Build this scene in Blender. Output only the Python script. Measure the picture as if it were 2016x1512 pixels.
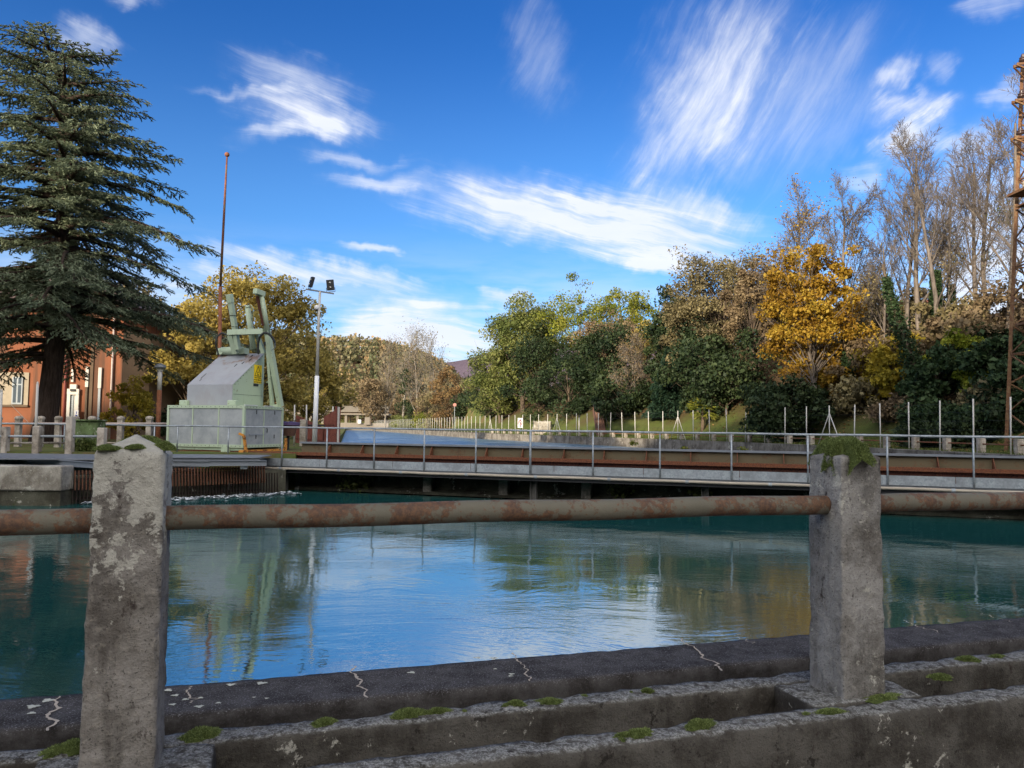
import bpy, bmesh, math, random
import numpy as np
from mathutils import Vector, Matrix, noise as mnoise

for o in list(bpy.data.objects):
    bpy.data.objects.remove(o)
SC = bpy.context.scene
COL = SC.collection
R = math.radians
random.seed(7)
RNG = np.random.default_rng(7)

# ------------------------------------------------------------------ camera
EYE = Vector((0, 0, 1.85))
FOC, PX, PY = 1515.0, 1008.0, 756.0
CM = Matrix.Rotation(R(90 + 3.2), 3, 'X') @ Matrix.Rotation(R(0.7), 3, 'Z')
cd = bpy.data.cameras.new('camera')
cd.sensor_width = 36
cd.lens = FOC / 2016 * 36
cd.clip_start = 0.05
cd.clip_end = 9000
cam = bpy.data.objects.new('camera', cd)
COL.objects.link(cam)
cam.matrix_world = Matrix.Translation(EYE) @ CM.to_4x4()
SC.camera = cam


def ray(px, py):
    return CM @ Vector(((px - PX) / FOC, (PY - py) / FOC, -1))


def at(px, py, Y):
    d = ray(px, py)
    return EYE + d * (Y / d.y)


def gnd(px, py, z):
    d = ray(px, py)
    return EYE + d * ((z - EYE.z) / d.z)


# ------------------------------------------------------------------ light
SUN_DIR = Vector((-0.55, -0.83, 0)).normalized()
SUN_EL = R(13.5)
sl = bpy.data.lights.new('sun', 'SUN')
sl.energy = 5.0
sl.angle = R(0.5)
sl.color = (1.0, 0.86, 0.66)
so = bpy.data.objects.new('sun', sl)
COL.objects.link(so)
to_sun = Vector((SUN_DIR.x * math.cos(SUN_EL), SUN_DIR.y * math.cos(SUN_EL), math.sin(SUN_EL)))
so.rotation_euler = to_sun.to_track_quat('Z', 'Y').to_euler()
so.location = (-30, -40, 60)

SC.view_settings.view_transform = 'Standard'
SC.view_settings.look = 'None'
SC.view_settings.exposure = 0.65
SC.view_settings.gamma = 1
SC.cycles.max_bounces = 6
SC.cycles.diffuse_bounces = 2
SC.cycles.glossy_bounces = 3
SC.cycles.transmission_bounces = 2
SC.cycles.transparent_max_bounces = 6
SC.cycles.caustics_reflective = False
SC.cycles.caustics_refractive = False

W = bpy.data.worlds.new("World")
SC.world = W
W.use_nodes = True
try:
    W.cycles.sampling_method = 'MANUAL'
    W.cycles.sample_map_resolution = 512
except Exception:
    pass
wt = W.node_tree
wt.nodes.clear()


class NT:
    """little node-tree writer"""
    def __init__(s, tree):
        s.t = tree

    def n(s, kind, **kw):
        nd = s.t.nodes.new('ShaderNode' + kind)
        for k, v in kw.items():
            if k.startswith('i_'):
                key = k[2:]
                key = int(key) if key.isdigit() else key.replace('_', ' ')
                s.put(nd.inputs[key], v)
            else:
                setattr(nd, k, v)
        return nd

    def put(s, inp, v):
        if hasattr(v, 'is_output') or isinstance(v, bpy.types.NodeSocket):
            s.t.links.new(v, inp)
        elif isinstance(v, bpy.types.Node):
            s.t.links.new(v.outputs[0], inp)
        else:
            inp.default_value = v

    def math(s, op, a, b=0.5, c=None, clamp=False):
        nd = s.n('Math', operation=op, use_clamp=clamp)
        s.put(nd.inputs[0], a)
        s.put(nd.inputs[1], b)
        if c is not None:
            s.put(nd.inputs[2], c)
        return nd.outputs[0]

    def mix(s, fac, a, b, blend='MIX'):
        nd = s.n('MixRGB', blend_type=blend)
        s.put(nd.inputs[0], fac)
        s.put(nd.inputs[1], a)
        s.put(nd.inputs[2], b)
        return nd.outputs[0]

    def rng(s, v, a, b, c=0.0, d=1.0, smooth=True):
        nd = s.n('MapRange', interpolation_type='SMOOTHSTEP' if smooth else 'LINEAR')
        s.put(nd.inputs[0], v)
        for i, q in enumerate((a, b, c, d)):
            s.put(nd.inputs[i + 1], q)
        return nd.outputs[0]

    def noise(s, vec, scale, detail=3.0, rough=0.55, dist=0.0):
        nd = s.n('TexNoise')
        if vec is not None:
            s.put(nd.inputs['Vector'], vec)
        nd.inputs['Scale'].default_value = scale
        nd.inputs['Detail'].default_value = detail
        nd.inputs['Roughness'].default_value = rough
        nd.inputs['Distortion'].default_value = dist
        return nd.outputs[0]

    def mapping(s, vec, loc=(0, 0, 0), rot=(0, 0, 0), sc=(1, 1, 1), kind='POINT'):
        nd = s.n('Mapping', vector_type=kind)
        s.put(nd.inputs[0], vec)
        nd.inputs['Location'].default_value = loc
        nd.inputs['Rotation'].default_value = rot
        nd.inputs['Scale'].default_value = sc
        return nd.outputs[0]

    def ramp(s, fac, stops):
        nd = s.n('ValToRGB')
        s.put(nd.inputs[0], fac)
        el = nd.color_ramp.elements
        while len(el) < len(stops):
            el.new(0.5)
        for e, (p, c) in zip(el, stops):
            e.position = p
            e.color = (*c, 1)
        return nd.outputs[0]


def sky_world():
    q = NT(wt)
    sky = q.n('TexSky', sky_type='NISHITA', sun_disc=False)
    sky.sun_elevation = SUN_EL
    sky.sun_rotation = math.atan2(SUN_DIR.x, SUN_DIR.y)
    sky.altitude = 100
    sky.air_density = 1.0
    sky.dust_density = 0.25
    sky.ozone_density = 2.0
    col = q.mix(1.0, sky.outputs[0], (SKYM[0], SKYM[1], SKYM[2], 1), 'MULTIPLY')
    tc = q.n('TexCoord').outputs['Generated']
    sep = q.n('SeparateXYZ', i_0=tc)
    x, y, z = sep.outputs
    az = q.math('MULTIPLY', q.math('ARCTAN2', x, y), 57.2958)
    el = q.math('MULTIPLY', q.math('ARCSINE', z), 57.2958)
    p = q.n('CombineXYZ', i_0=az, i_1=el, i_2=0.0).outputs[0]
    # the clear sky deepens towards the zenith
    col = q.mix(q.rng(el, 13.0, 30.0), col, q.mix(1.0, col, (.36, .64, .84, 1), 'MULTIPLY'))
    # slow warp so that the fibres curl
    wn = q.n('TexNoise')
    q.put(wn.inputs['Vector'], p)
    wn.inputs['Scale'].default_value = 0.11
    wn.inputs['Detail'].default_value = 3
    w3 = q.n('VectorMath', operation='SUBTRACT', i_0=wn.outputs['Color'], i_1=(0.5, 0.5, 0.5)).outputs[0]
    pw = q.n('VectorMath', operation='MULTIPLY_ADD', i_0=w3, i_1=(2.2, 2.2, 0), i_2=p).outputs[0]
    pe = q.n('VectorMath', operation='MULTIPLY_ADD', i_0=w3, i_1=(3.0, 3.0, 0), i_2=p).outputs[0]

    wn2 = q.n('TexNoise')
    q.put(wn2.inputs['Vector'], p)
    wn2.inputs['Scale'].default_value = 0.55
    wn2.inputs['Detail'].default_value = 5
    w4 = q.n('VectorMath', operation='SUBTRACT', i_0=wn2.outputs['Color'], i_1=(0.5, 0.5, 0.5)).outputs[0]
    pe = q.n('VectorMath', operation='MULTIPLY_ADD', i_0=w4, i_1=(3.4, 2.2, 0), i_2=pe).outputs[0]

    def ae(px, py):
        d = ray(px, py).normalized()
        return math.degrees(math.atan2(d.x, d.y)), math.degrees(math.asin(d.z))

    fib = {}

    def fibre(ang, lo, hi):
        key = (ang, lo, hi)
        if key not in fib:
            v = q.mapping(pw, rot=(0, 0, R(-ang)), sc=(1, 1, 1))
            v = q.mapping(v, sc=(lo, hi, 1))
            fib[key] = q.noise(v, 1.0, 8.0, 0.68)
        return fib[key]

    dens = None
    # (pixel ends of the streak, half thickness in px, strength, fibre)
    for (a, b, th, st, fb) in CLOUDS:
        p0, p1 = ae(*a), ae(*b)
        cx, cy = (p0[0] + p1[0]) / 2, (p0[1] + p1[1]) / 2
        dx, dy = p1[0] - p0[0], p1[1] - p0[1]
        L = math.hypot(dx, dy) / 2
        v = q.mapping(pe, loc=(cx, cy, 0), rot=(0, 0, math.atan2(dy, dx)), sc=(L, th * 0.0378, 1), kind='TEXTURE')
        ln = q.n('VectorMath', operation='LENGTH', i_0=v).outputs['Value']
        fall = q.rng(ln, 1.45, 0.0)
        s = q.math('MULTIPLY_ADD', fibre(*fb), 3.2, fall)
        c = q.math('MULTIPLY', q.math('MULTIPLY_ADD', fall, st * .32, q.rng(s, 1.6, 3.5, 0.0, st * 1.0)), q.rng(ln, 1.55, .6))
        dens = c if dens is None else q.math('ADD', dens, c)
    dens = q.math('MINIMUM', dens, 0.93)
    bank = q.rng(el, 15.0, 2.0, 0.0, 0.95)
    bn = q.rng(q.noise(q.mapping(p, sc=(0.05, 0.28, 1)), 1.0, 5.0, 0.6), 0.38, 0.60)
    dens = q.math('MAXIMUM', dens, q.math('MULTIPLY', bank, bn))
    ccol = q.mix(q.noise(q.mapping(p, sc=(0.1, 0.45, 1)), 1.0, 4.0), (CLB * 0.72, CLB * 0.8, CLB * 0.95, 1), (CLB * 1.0, CLB * 1.0, CLB * 1.05, 1))
    final = q.mix(dens, col, ccol)
    # unseen bright cloud added behind the viewpoint to fill the foreground shade
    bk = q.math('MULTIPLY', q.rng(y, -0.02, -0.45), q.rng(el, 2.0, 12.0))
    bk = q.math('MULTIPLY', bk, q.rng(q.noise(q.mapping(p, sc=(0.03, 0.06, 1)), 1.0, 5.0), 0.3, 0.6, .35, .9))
    final = q.mix(bk, final, (CLB * BACK_FILL, CLB * BACK_FILL * .97, CLB * BACK_FILL * .93, 1))
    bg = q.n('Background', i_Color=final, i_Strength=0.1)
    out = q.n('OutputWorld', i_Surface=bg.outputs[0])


SKYM = (0.47, 0.88, 1.40)
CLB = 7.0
BACK_FILL = 3.3
FA = (-14, 0.09, 1.0)      # falling to the right
FB = (56, 0.11, 0.6)       # rising steeply to the right
FC = (-3, 0.09, 1.1)
FD = (30, 0.2, 0.9)
CLOUDS = [
    ((440, 100), (720, 190), 38, .45, FA), ((470, 180), (740, 250), 42, .85, FA), ((380, 165), (620, 175), 14, .4, FC), ((470, 260), (720, 240), 22, .7, FC),
    ((600, 300), (800, 320), 18, .4, FC), ((650, 355), (860, 360), 22, .6, FC),
    ((800, 375), (1250, 440), 60, 1.0, FA), ((1000, 410), (1540, 480), 75, 1.0, FA), ((1150, 500), (1450, 540), 30, .9, FA), ((1240, 360), (1520, 440), 40, .6, FB),
    ((350, 485), (900, 590), 30, .95, FA), ((300, 525), (560, 565), 26, .7, FA), ((660, 495), (795, 507), 13, .65, FC),
    ((1240, 380), (1560, -30), 90, .5, FB), ((1290, 340), (1480, -20), 130, .33, FB), ((1380, 340), (1740, 20), 90, .3, FB), ((1500, 360), (1800, 120), 60, .2, FB),
    ((1700, 235), (1900, 205), 26, .8, FD), ((1730, 195), (1800, 120), 26, .55, FB), ((1710, 320), (1870, 250), 40, 1.0, FD), ((1830, 300), (2000, 280), 40, .6, FD),
    ((1650, 350), (1740, 370), 28, .4, FC), ((1930, 200), (2040, 180), 22, .5, FC), ((1880, -5), (2030, 15), 30, .4, FC), ((1810, 155), (1900, 125), 24, .3, FD),
    ((1040, -20), (1080, 220), 70, .22, FB), ((90, 50), (230, 95), 26, .5, FA), ((190, 0), (330, 8), 18, .5, FC),
    ((640, 610), (1000, 640), 40, .9, FC), ((560, 690), (1080, 680), 55, 1.25, FC), ((600, 655), (900, 660), 40, 1.1, FC), ((910, 598), (1080, 590), 24, .75, FC), ((250, 575), (420, 590), 30, .7, FC),
    ((1750, 520), (2200, 480), 170, .85, FD), ((1700, 660), (2150, 620), 70, .9, FC), ((-50, 560), (200, 600), 60, .5, FC),
]
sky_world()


# ------------------------------------------------------------------ materials
def mat(name, build, rough=0.8, spec=0.3, metal=0.0):
    """build(q, pos) returns colour, or (colour, bump height, bump strength[, roughness])"""
    m = bpy.data.materials.new(name)
    m.use_nodes = True
    t = m.node_tree
    t.nodes.clear()
    q = NT(t)
    out = q.n('OutputMaterial')
    b = q.n('BsdfPrincipled')
    b.inputs['Roughness'].default_value = rough
    b.inputs['Specular IOR Level'].default_value = spec
    b.inputs['Metallic'].default_value = metal
    pos = q.n('NewGeometry').outputs['Position']
    r = build(q, pos)
    if not isinstance(r, tuple) or len(r) == 4 and not hasattr(r[0], 'is_output'):
        r = (r,)
    q.put(b.inputs['Base Color'], r[0])
    if len(r) > 1:
        bp = q.n('Bump', i_Strength=r[2], i_Distance=r[4] if len(r) > 4 else 0.02)
        q.put(bp.inputs['Height'], r[1])
        q.put(b.inputs['Normal'], bp.outputs[0])
    if len(r) > 3 and r[3] is not None:
        q.put(b.inputs['Roughness'], r[3])
    t.links.new(b.outputs[0], out.inputs[0])
    return m


def c4(r, g, b):
    return (r, g, b, 1)


def plain(name, c, rough=0.6, spec=0.3, metal=0.0, var=0.25, sc=3.0):
    def f(q, pos):
        n = q.noise(pos, sc, 5, 0.6)
        return (q.mix(n, c4(*[v * (1 - var) for v in c]), c4(*[v * (1 + var) for v in c])), q.noise(pos, sc * 8, 3), 0.15)
    return mat(name, f, rough, spec, metal)


def concrete(name, c, sc=1.0, lichen=0.0, dark=0.6, moss=0.0, bump=0.5, streak=0.5, top=0.0, ztop=None, lsc=22, speck=0.0):
    def f(q, pos):
        nz = q.n('SeparateXYZ', i_0=q.n('NewGeometry').outputs['Normal']).outputs[2]
        zz = q.n('SeparateXYZ', i_0=pos).outputs[2]
        n1 = q.noise(pos, 5 * sc, 6, 0.65)
        n2 = q.noise(pos, 42 * sc, 5, 0.7)
        n3 = q.noise(q.mapping(pos, sc=(9 * sc, 9 * sc, 1.3 * sc)), 1.0, 5, 0.6)
        n4 = q.noise(pos, 130 * sc, 3, 0.7)
        base = q.mix(q.rng(n1, .34, .66), c4(c[0] * .52, c[1] * .49, c[2] * .46), c4(*[v * 1.35 for v in c]))
        base = q.mix(q.math('MULTIPLY', q.rng(n3, .52, .72), streak), base, c4(c[0] * .35, c[1] * .33, c[2] * .32))
        base = q.mix(q.math('MULTIPLY', q.rng(n2, .5, .75), .55), base, c4(c[0] * 1.6, c[1] * 1.55, c[2] * 1.42))
        base = q.mix(q.math('MULTIPLY', q.rng(n4, .56, .7), dark), base, c4(.02, .018, .017))
        if lichen:
            l1 = q.noise(q.mapping(pos, loc=(3, 5, 1)), lsc * sc, 8, 0.72, 0.25)
            l2 = q.noise(q.mapping(pos, loc=(1, 7, 3), sc=(1, 1, .6)), 5.5 * sc, 4, 0.6)
            lv = q.math('ADD', q.math('MULTIPLY', l1, .62), q.math('MULTIPLY', l2, .5))
            if ztop:
                lv = q.math('ADD', lv, q.rng(zz, ztop[0], ztop[1], -.07, .12))
            base = q.mix(q.math('MULTIPLY', q.rng(lv, .665 - lichen * .1, .70 - lichen * .1), .8), base, q.mix(n2, c4(.30, .285, .24), c4(.52, .50, .43)))
            dk = q.noise(q.mapping(pos, loc=(11, 5, 8), sc=(1, 1, .45)), 13 * sc, 7, 0.7)
            base = q.mix(q.math('MULTIPLY', q.rng(dk, .60, .68), .8), base, c4(.028, .018, .015))
        if top:
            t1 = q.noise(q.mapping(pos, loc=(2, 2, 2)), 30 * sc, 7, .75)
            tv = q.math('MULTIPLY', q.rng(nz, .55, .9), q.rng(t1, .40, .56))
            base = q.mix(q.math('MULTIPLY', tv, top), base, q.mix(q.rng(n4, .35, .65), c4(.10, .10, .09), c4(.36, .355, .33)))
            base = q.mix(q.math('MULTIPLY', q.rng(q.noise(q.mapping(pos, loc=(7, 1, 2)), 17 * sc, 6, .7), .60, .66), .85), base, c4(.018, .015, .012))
        if speck:
            base = q.mix(q.math('MULTIPLY', q.rng(q.noise(q.mapping(pos, loc=(5, 5, 5)), 95 * sc, 4, .75), .55, .66), q.math('MULTIPLY', q.rng(nz, .3, .9, .12, 1), speck)), base, c4(.26, .25, .26))
        if moss:
            m1 = q.noise(q.mapping(pos, loc=(9, 2, 4)), 8 * sc, 8, 0.75)
            base = q.mix(q.rng(m1, .68 - moss * .1, .78 - moss * .1), base, c4(.035, .042, .012))
        h = q.math('ADD', q.math('MULTIPLY', n2, .6), q.math('MULTIPLY', n4, .4))
        h = q.math('ADD', h, q.math('MULTIPLY', n1, 1.2))
        return (base, h, bump, None, 0.012 / sc)
    return mat(name, f, 0.92, 0.15)


def rusty(name, paint, rust=(.19, .062, .022), amount=.5, sc=1.0, dark=(.05, .022, .012)):
    def f(q, pos):
        n1 = q.noise(pos, 4 * sc, 7, 0.68)
        n2 = q.noise(pos, 28 * sc, 5, 0.7)
        n3 = q.noise(pos, 2 * sc, 4, 0.6)
        a = q.rng(q.math('ADD', n1, q.math('MULTIPLY', n2, .3)), .78 - amount * .4, .86 - amount * .4)
        rc = q.mix(q.rng(n2, .35, .7), c4(*dark), c4(*rust))
        p = q.mix(n3, c4(*[v * .75 for v in paint]), c4(*[v * 1.2 for v in paint]))
        return (q.mix(a, p, rc), n2, .4, None, 0.006)
    return mat(name, f, 0.75, 0.3)


M = {}
M['post_concrete'] = concrete('post_concrete', (.175, .16, .142), 1.0, lichen=.46, moss=.15, bump=1.0, ztop=(1.2, 1.6), dark=.8, streak=.75)
M['post_concrete_grey'] = concrete('post_concrete_grey', (.205, .195, .18), 1.0, lichen=.26, moss=.2, bump=1.0, dark=.8, streak=.85)
M['wall_concrete'] = concrete('wall_concrete', (.07, .064, .055), 1.0, lichen=.02, moss=.45, dark=.8, bump=1.0, streak=.7, top=.8)
M['rib_top'] = concrete('rib_top', (.24, .235, .22), 1.2, lichen=.45, moss=.15, dark=.9, bump=.8, streak=.2)
M['coping_concrete'] = concrete('coping_concrete', (.052, .048, .046), 1.6, lichen=0, dark=.8, bump=.9, streak=.1, moss=.1, speck=.85)
M['old_concrete'] = concrete('old_concrete', (.30, .28, .24), .35, lichen=.2, moss=.5, dark=.5, bump=.5)
M['wet_concrete'] = concrete('wet_concrete', (.07, .068, .05), .3, lichen=.1, moss=.9, dark=.7, bump=.6)
M['stub_concrete'] = concrete('stub_concrete', (.36, .32, .27), .4, lichen=.1, dark=.3, bump=.4)
M['pipe_rust'] = rusty('pipe_rust', (.13, .117, .085), (.15, .078, .04), .40, 2.6, (.07, .042, .03))
M['beam_rust'] = rusty('beam_rust', (.15, .055, .03), (.24, .09, .035), .7, 1.2, (.09, .032, .02))
M['web_rust'] = rusty('web_rust', (.10, .032, .02), (.16, .05, .025), .6, 1.5, (.025, .012, .01))
M['panel_olive'] = rusty('panel_olive', (.135, .105, .06), (.17, .10, .05), .25, 1.0, (.09, .06, .035))
M['rack_rust'] = rusty('rack_rust', (.13, .06, .035), (.24, .09, .04), .6, 2.0, (.04, .022, .015))
M['rack_dark'] = rusty('rack_dark', (.03, .025, .02), (.06, .03, .02), .4, 2.0, (.012, .01, .009))
M['lattice_rust'] = rusty('lattice_rust', (.20, .125, .06), (.20, .095, .04), .55, 2.0, (.09, .042, .022))
M['mast_rust'] = rusty('mast_rust', (.14, .10, .055), (.24, .085, .035), .5, .5, (.10, .04, .025))
M['fence_red'] = rusty('fence_red', (.20, .065, .045), (.24, .07, .045), .5, 1.0, (.09, .03, .025))


def galv(q, pos):
    v = q.n('TexVoronoi', feature='F1')
    q.put(v.inputs['Vector'], pos)
    v.inputs['Scale'].default_value = 28
    n = q.noise(pos, 3, 5, .6)
    a = q.mix(v.outputs['Color'], c4(.24, .27, .29), c4(.40, .43, .45))
    return (q.mix(q.rng(n, .35, .75), a, c4(.20, .215, .225)), n, .05, q.rng(n, .3, .7, .4, .6))


M['galvanised'] = mat('galvanised', galv, .5, .5, .35)
M['grey_steel'] = plain('grey_steel', (.20, .215, .235), .5, .4, .3)


def mesh_panel(q, pos):
    n = q.noise(pos, 2.2, 6, .65)
    n2 = q.noise(q.mapping(pos, sc=(6, 6, 1)), 1.0, 4)
    return (q.mix(q.rng(n, .3, .7), c4(.24, .26, .265), c4(.36, .375, .375)), n2, .1)


M['grey_panel'] = mat('grey_panel', mesh_panel, .6, .3)


def hood_plate(q, pos):
    n = q.noise(pos, 2.0, 6, .6)
    n2 = q.noise(q.mapping(pos, loc=(4, 2, 9), sc=(1.6, 1.6, .9)), 1.3, 6, .7)
    zz = q.n('SeparateXYZ', i_0=pos).outputs[2]
    hi = q.rng(zz, 3.4, 4.1)
    base = q.mix(n, c4(.27, .28, .30), c4(.38, .385, .40))
    rst = q.math('MULTIPLY', q.rng(n2, .5, .62), q.math('MULTIPLY_ADD', hi, .75, .12))
    return (q.mix(rst, base, c4(.20, .11, .06)), n, .1)


M['hood_plate'] = mat('hood_plate', hood_plate, .5, .4)


def greenp(q, pos):
    n = q.noise(pos, 1.5, 6, .6)
    n2 = q.noise(pos, 9, 6, .7)
    b = q.mix(n, c4(.37, .45, .31), c4(.46, .54, .385))
    return (q.mix(q.math('MULTIPLY', q.rng(q.noise(q.mapping(pos, sc=(9, 9, .8)), 1.0, 6, .7), .58, .70), .55), q.mix(q.rng(n2, .62, .70), b, c4(.16, .11, .055)), c4(.19, .19, .12)), n2, .1)


M['green_paint'] = mat('green_paint', greenp, .5, .4)
M['yellow_sign'] = plain('yellow_sign', (.92, .64, .01), .5, .4, 0, .04)
M['orange_paint'] = rusty('orange_paint', (.62, .27, .05), (.30, .11, .03), .35, 2.0)
M['black'] = plain('black', (.012, .012, .013), .5, .4)
M['rubber'] = plain('rubber', (.015, .015, .015), .45, .5)
M['white_paint'] = plain('white_paint', (.72, .72, .72), .5, .3, 0, .1)
M['post_white'] = plain('post_white', (.46, .44, .40), .5, .3, 0, .12)
M['red_lamp'] = plain('red_lamp', (.65, .06, .02), .3, .5)
M['sign_red'] = plain('sign_red', (.38, .05, .06), .5, .3)
M['sign_dull'] = plain('sign_dull', (.34, .16, .13), .6)
M['navy'] = plain('navy', (.03, .03, .12), .5)
M['conduit'] = plain('conduit', (.38, .33, .26), .55, .3, 0, .25)
M['dark_steel'] = plain('dark_steel', (.03, .03, .032), .6, .3)
M['glass'] = plain('glass', (.08, .10, .12), .08, .6, 0, .3, .6)
M['lens'] = plain('lens', (.75, .72, .65), .1, .8)
M['insulator'] = plain('insulator', (.06, .035, .03), .25, .6)
M['roof_tile'] = plain('roof_tile', (.30, .12, .08), .8)
M['beige'] = plain('beige', (.34, .285, .21), .85)
M['pink_wall'] = plain('pink_wall', (.62, .46, .36), .85)
M['purple_bin'] = plain('purple_bin', (.10, .07, .16), .5)
M['wicker'] = plain('wicker', (.13, .07, .05), .8, .2, 0, .5, 30)
M['bridge_conc'] = plain('bridge_conc', (.18, .155, .125), .85)
M['bridge_rail'] = plain('bridge_rail', (.14, .122, .10), .85)


def plaster(q, pos):
    n = q.noise(pos, .8, 6, .6)
    n2 = q.noise(q.mapping(pos, sc=(1.6, 1.6, .12)), 1.0, 5, .65)
    b = q.mix(n, c4(.19, .07, .04), c4(.29, .115, .06))
    return (q.mix(q.math('MULTIPLY', q.rng(n2, .47, .62), .8), b, c4(.10, .06, .042)), n, .2)


M['orange_plaster'] = mat('orange_plaster', plaster, .9, .1)
M['brown_plaster'] = plain('brown_plaster', (.135, .095, .065), .9, .1, 0, .4, 1.0)


def bark(name, c, sc=1.0):
    def f(q, pos):
        n = q.noise(q.mapping(pos, sc=(7 * sc, 7 * sc, 1.2 * sc)), 1.0, 6, .7)
        return (q.mix(q.rng(n, .3, .7), c4(*[v * .5 for v in c]), c4(*[v * 1.4 for v in c])), n, .8, None, .03)
    return mat(name, f, .9, .1)


M['cedar_bark'] = bark('cedar_bark', (.05, .035, .028), 2)
M['bark_grey'] = bark('bark_grey', (.15, .125, .105))
M['bark_pale'] = bark('bark_pale', (.22, .19, .155))
M['bark_brown'] = bark('bark_brown', (.12, .09, .065))


def leafmat(name, a, b, c=None, transl=.3, rough=.6):
    m = bpy.data.materials.new(name)
    m.use_nodes = True
    t = m.node_tree
    t.nodes.clear()
    q = NT(t)
    tint = q.n('Attribute', attribute_name='tint').outputs['Fac']
    stops = [(0.0, a), (1.0, b)] if c is None else [(0.0, a), (.55, b), (1.0, c)]
    col = q.ramp(tint, stops)
    d = q.n('BsdfPrincipled')
    d.inputs['Roughness'].default_value = rough
    d.inputs['Specular IOR Level'].default_value = .2
    q.put(d.inputs['Base Color'], col)
    tr = q.n('BsdfTranslucent')
    q.put(tr.inputs['Color'], col)
    mx = q.n('MixShader', i_0=transl)
    t.links.new(d.outputs[0], mx.inputs[1])
    t.links.new(tr.outputs[0], mx.inputs[2])
    t.links.new(mx.outputs[0], q.n('OutputMaterial').inputs[0])
    return m


M['lf_cedar'] = leafmat('cedar_needles', (.10, .13, .082), (.18, .215, .13), (.30, .33, .21), .25)
M['lf_green'] = leafmat('leaves_green', (.075, .10, .025), (.15, .17, .045), (.24, .24, .08))
M['lf_dark'] = leafmat('leaves_dark', (.012, .024, .010), (.028, .045, .017), (.05, .07, .025), .15)
M['lf_pine'] = leafmat('leaves_pine', (.010, .026, .016), (.02, .045, .025), (.035, .06, .03), .12)
M['lf_yellow'] = leafmat('leaves_yellow_green', (.25, .20, .05), (.40, .31, .075), (.54, .43, .13), .45)
M['lf_orange'] = leafmat('leaves_orange', (.20, .105, .014), (.34, .20, .022), (.44, .31, .045), .4)
M['lf_gold'] = leafmat('leaves_gold', (.26, .22, .03), (.55, .42, .05), (.72, .56, .10), .45)
M['lf_limeb'] = leafmat('leaves_bright_lime', (.12, .16, .02), (.27, .32, .035), (.45, .45, .06), .45)
M['lf_rust'] = leafmat('leaves_rust', (.12, .075, .035), (.21, .125, .05), (.28, .19, .08), .3)
M['lf_olive'] = leafmat('leaves_olive', (.10, .085, .045), (.19, .155, .075), (.30, .25, .12), .3)
M['lf_brown'] = leafmat('leaves_brown', (.13, .09, .055), (.20, .145, .08), (.27, .20, .11), .3)
M['lf_lime'] = leafmat('leaves_lime', (.10, .13, .02), (.20, .22, .03), (.32, .30, .05), .4)
M['lf_ivy'] = leafmat('ivy_leaves', (.014, .03, .012), (.03, .055, .02), (.055, .085, .03), .15)
M['lf_litter'] = leafmat('leaf_litter', (.16, .075, .025), (.27, .14, .05), (.38, .24, .10), .1)
M['lf_wood'] = leafmat('far_wood_leaves', (.09, .105, .045), (.20, .165, .09), (.34, .22, .10), .2)
M['lf_moss'] = leafmat('moss', (.06, .08, .022), (.17, .21, .06), (.33, .39, .14), .3, .9)
M['lf_grass'] = leafmat('grass', (.05, .075, .015), (.10, .13, .03), (.17, .18, .06), .3)


def grassm(q, pos):
    n = q.noise(pos, .5, 6, .65)
    n2 = q.noise(pos, 6, 5, .7)
    g = q.mix(n2, c4(.05, .075, .018), c4(.13, .155, .045))
    return (q.mix(q.rng(n, .42, .66), g, c4(.15, .11, .055)), n2, .8, None, .05)


def slopem(q, pos):
    n = q.noise(pos, .35, 6, .65)
    n2 = q.noise(pos, 5, 6, .75)
    zz = q.n('SeparateXYZ', i_0=pos).outputs[2]
    g = q.mix(n2, c4(.05, .07, .016), c4(.12, .14, .04))
    br = q.mix(n2, c4(.04, .03, .018), c4(.12, .075, .04))
    a = q.rng(q.math('ADD', q.math('MULTIPLY', n, 1.5), q.math('MULTIPLY', zz, .22)), 1.05, 1.7)
    return (q.mix(a, g, br), n2, 1.0, None, .08)


M['grass_ground'] = mat('grass_ground', grassm, .95, .1)
M['slope_ground'] = mat('slope_ground', slopem, .95, .1)
M['gravel'] = plain('gravel', (.26, .235, .20), .95, .1, 0, .35, 4)
M['asphalt'] = plain('asphalt', (.14, .13, .125), .9, .2, 0, .25, 3)
M['earth'] = plain('earth', (.06, .055, .045), .95, .1, 0, .4, .5)


def hillm(q, pos):
    n = q.noise(pos, .02, 8, .7)
    n2 = q.noise(pos, .12, 4, .7)
    return (q.mix(q.math('MULTIPLY_ADD', n2, .6, q.math('MULTIPLY', n, .4)), c4(.075, .055, .085), c4(.17, .135, .15)), n2, .6, None, 6.0)


M['far_hill'] = mat('far_hill', hillm, 1.0, 0)


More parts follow.
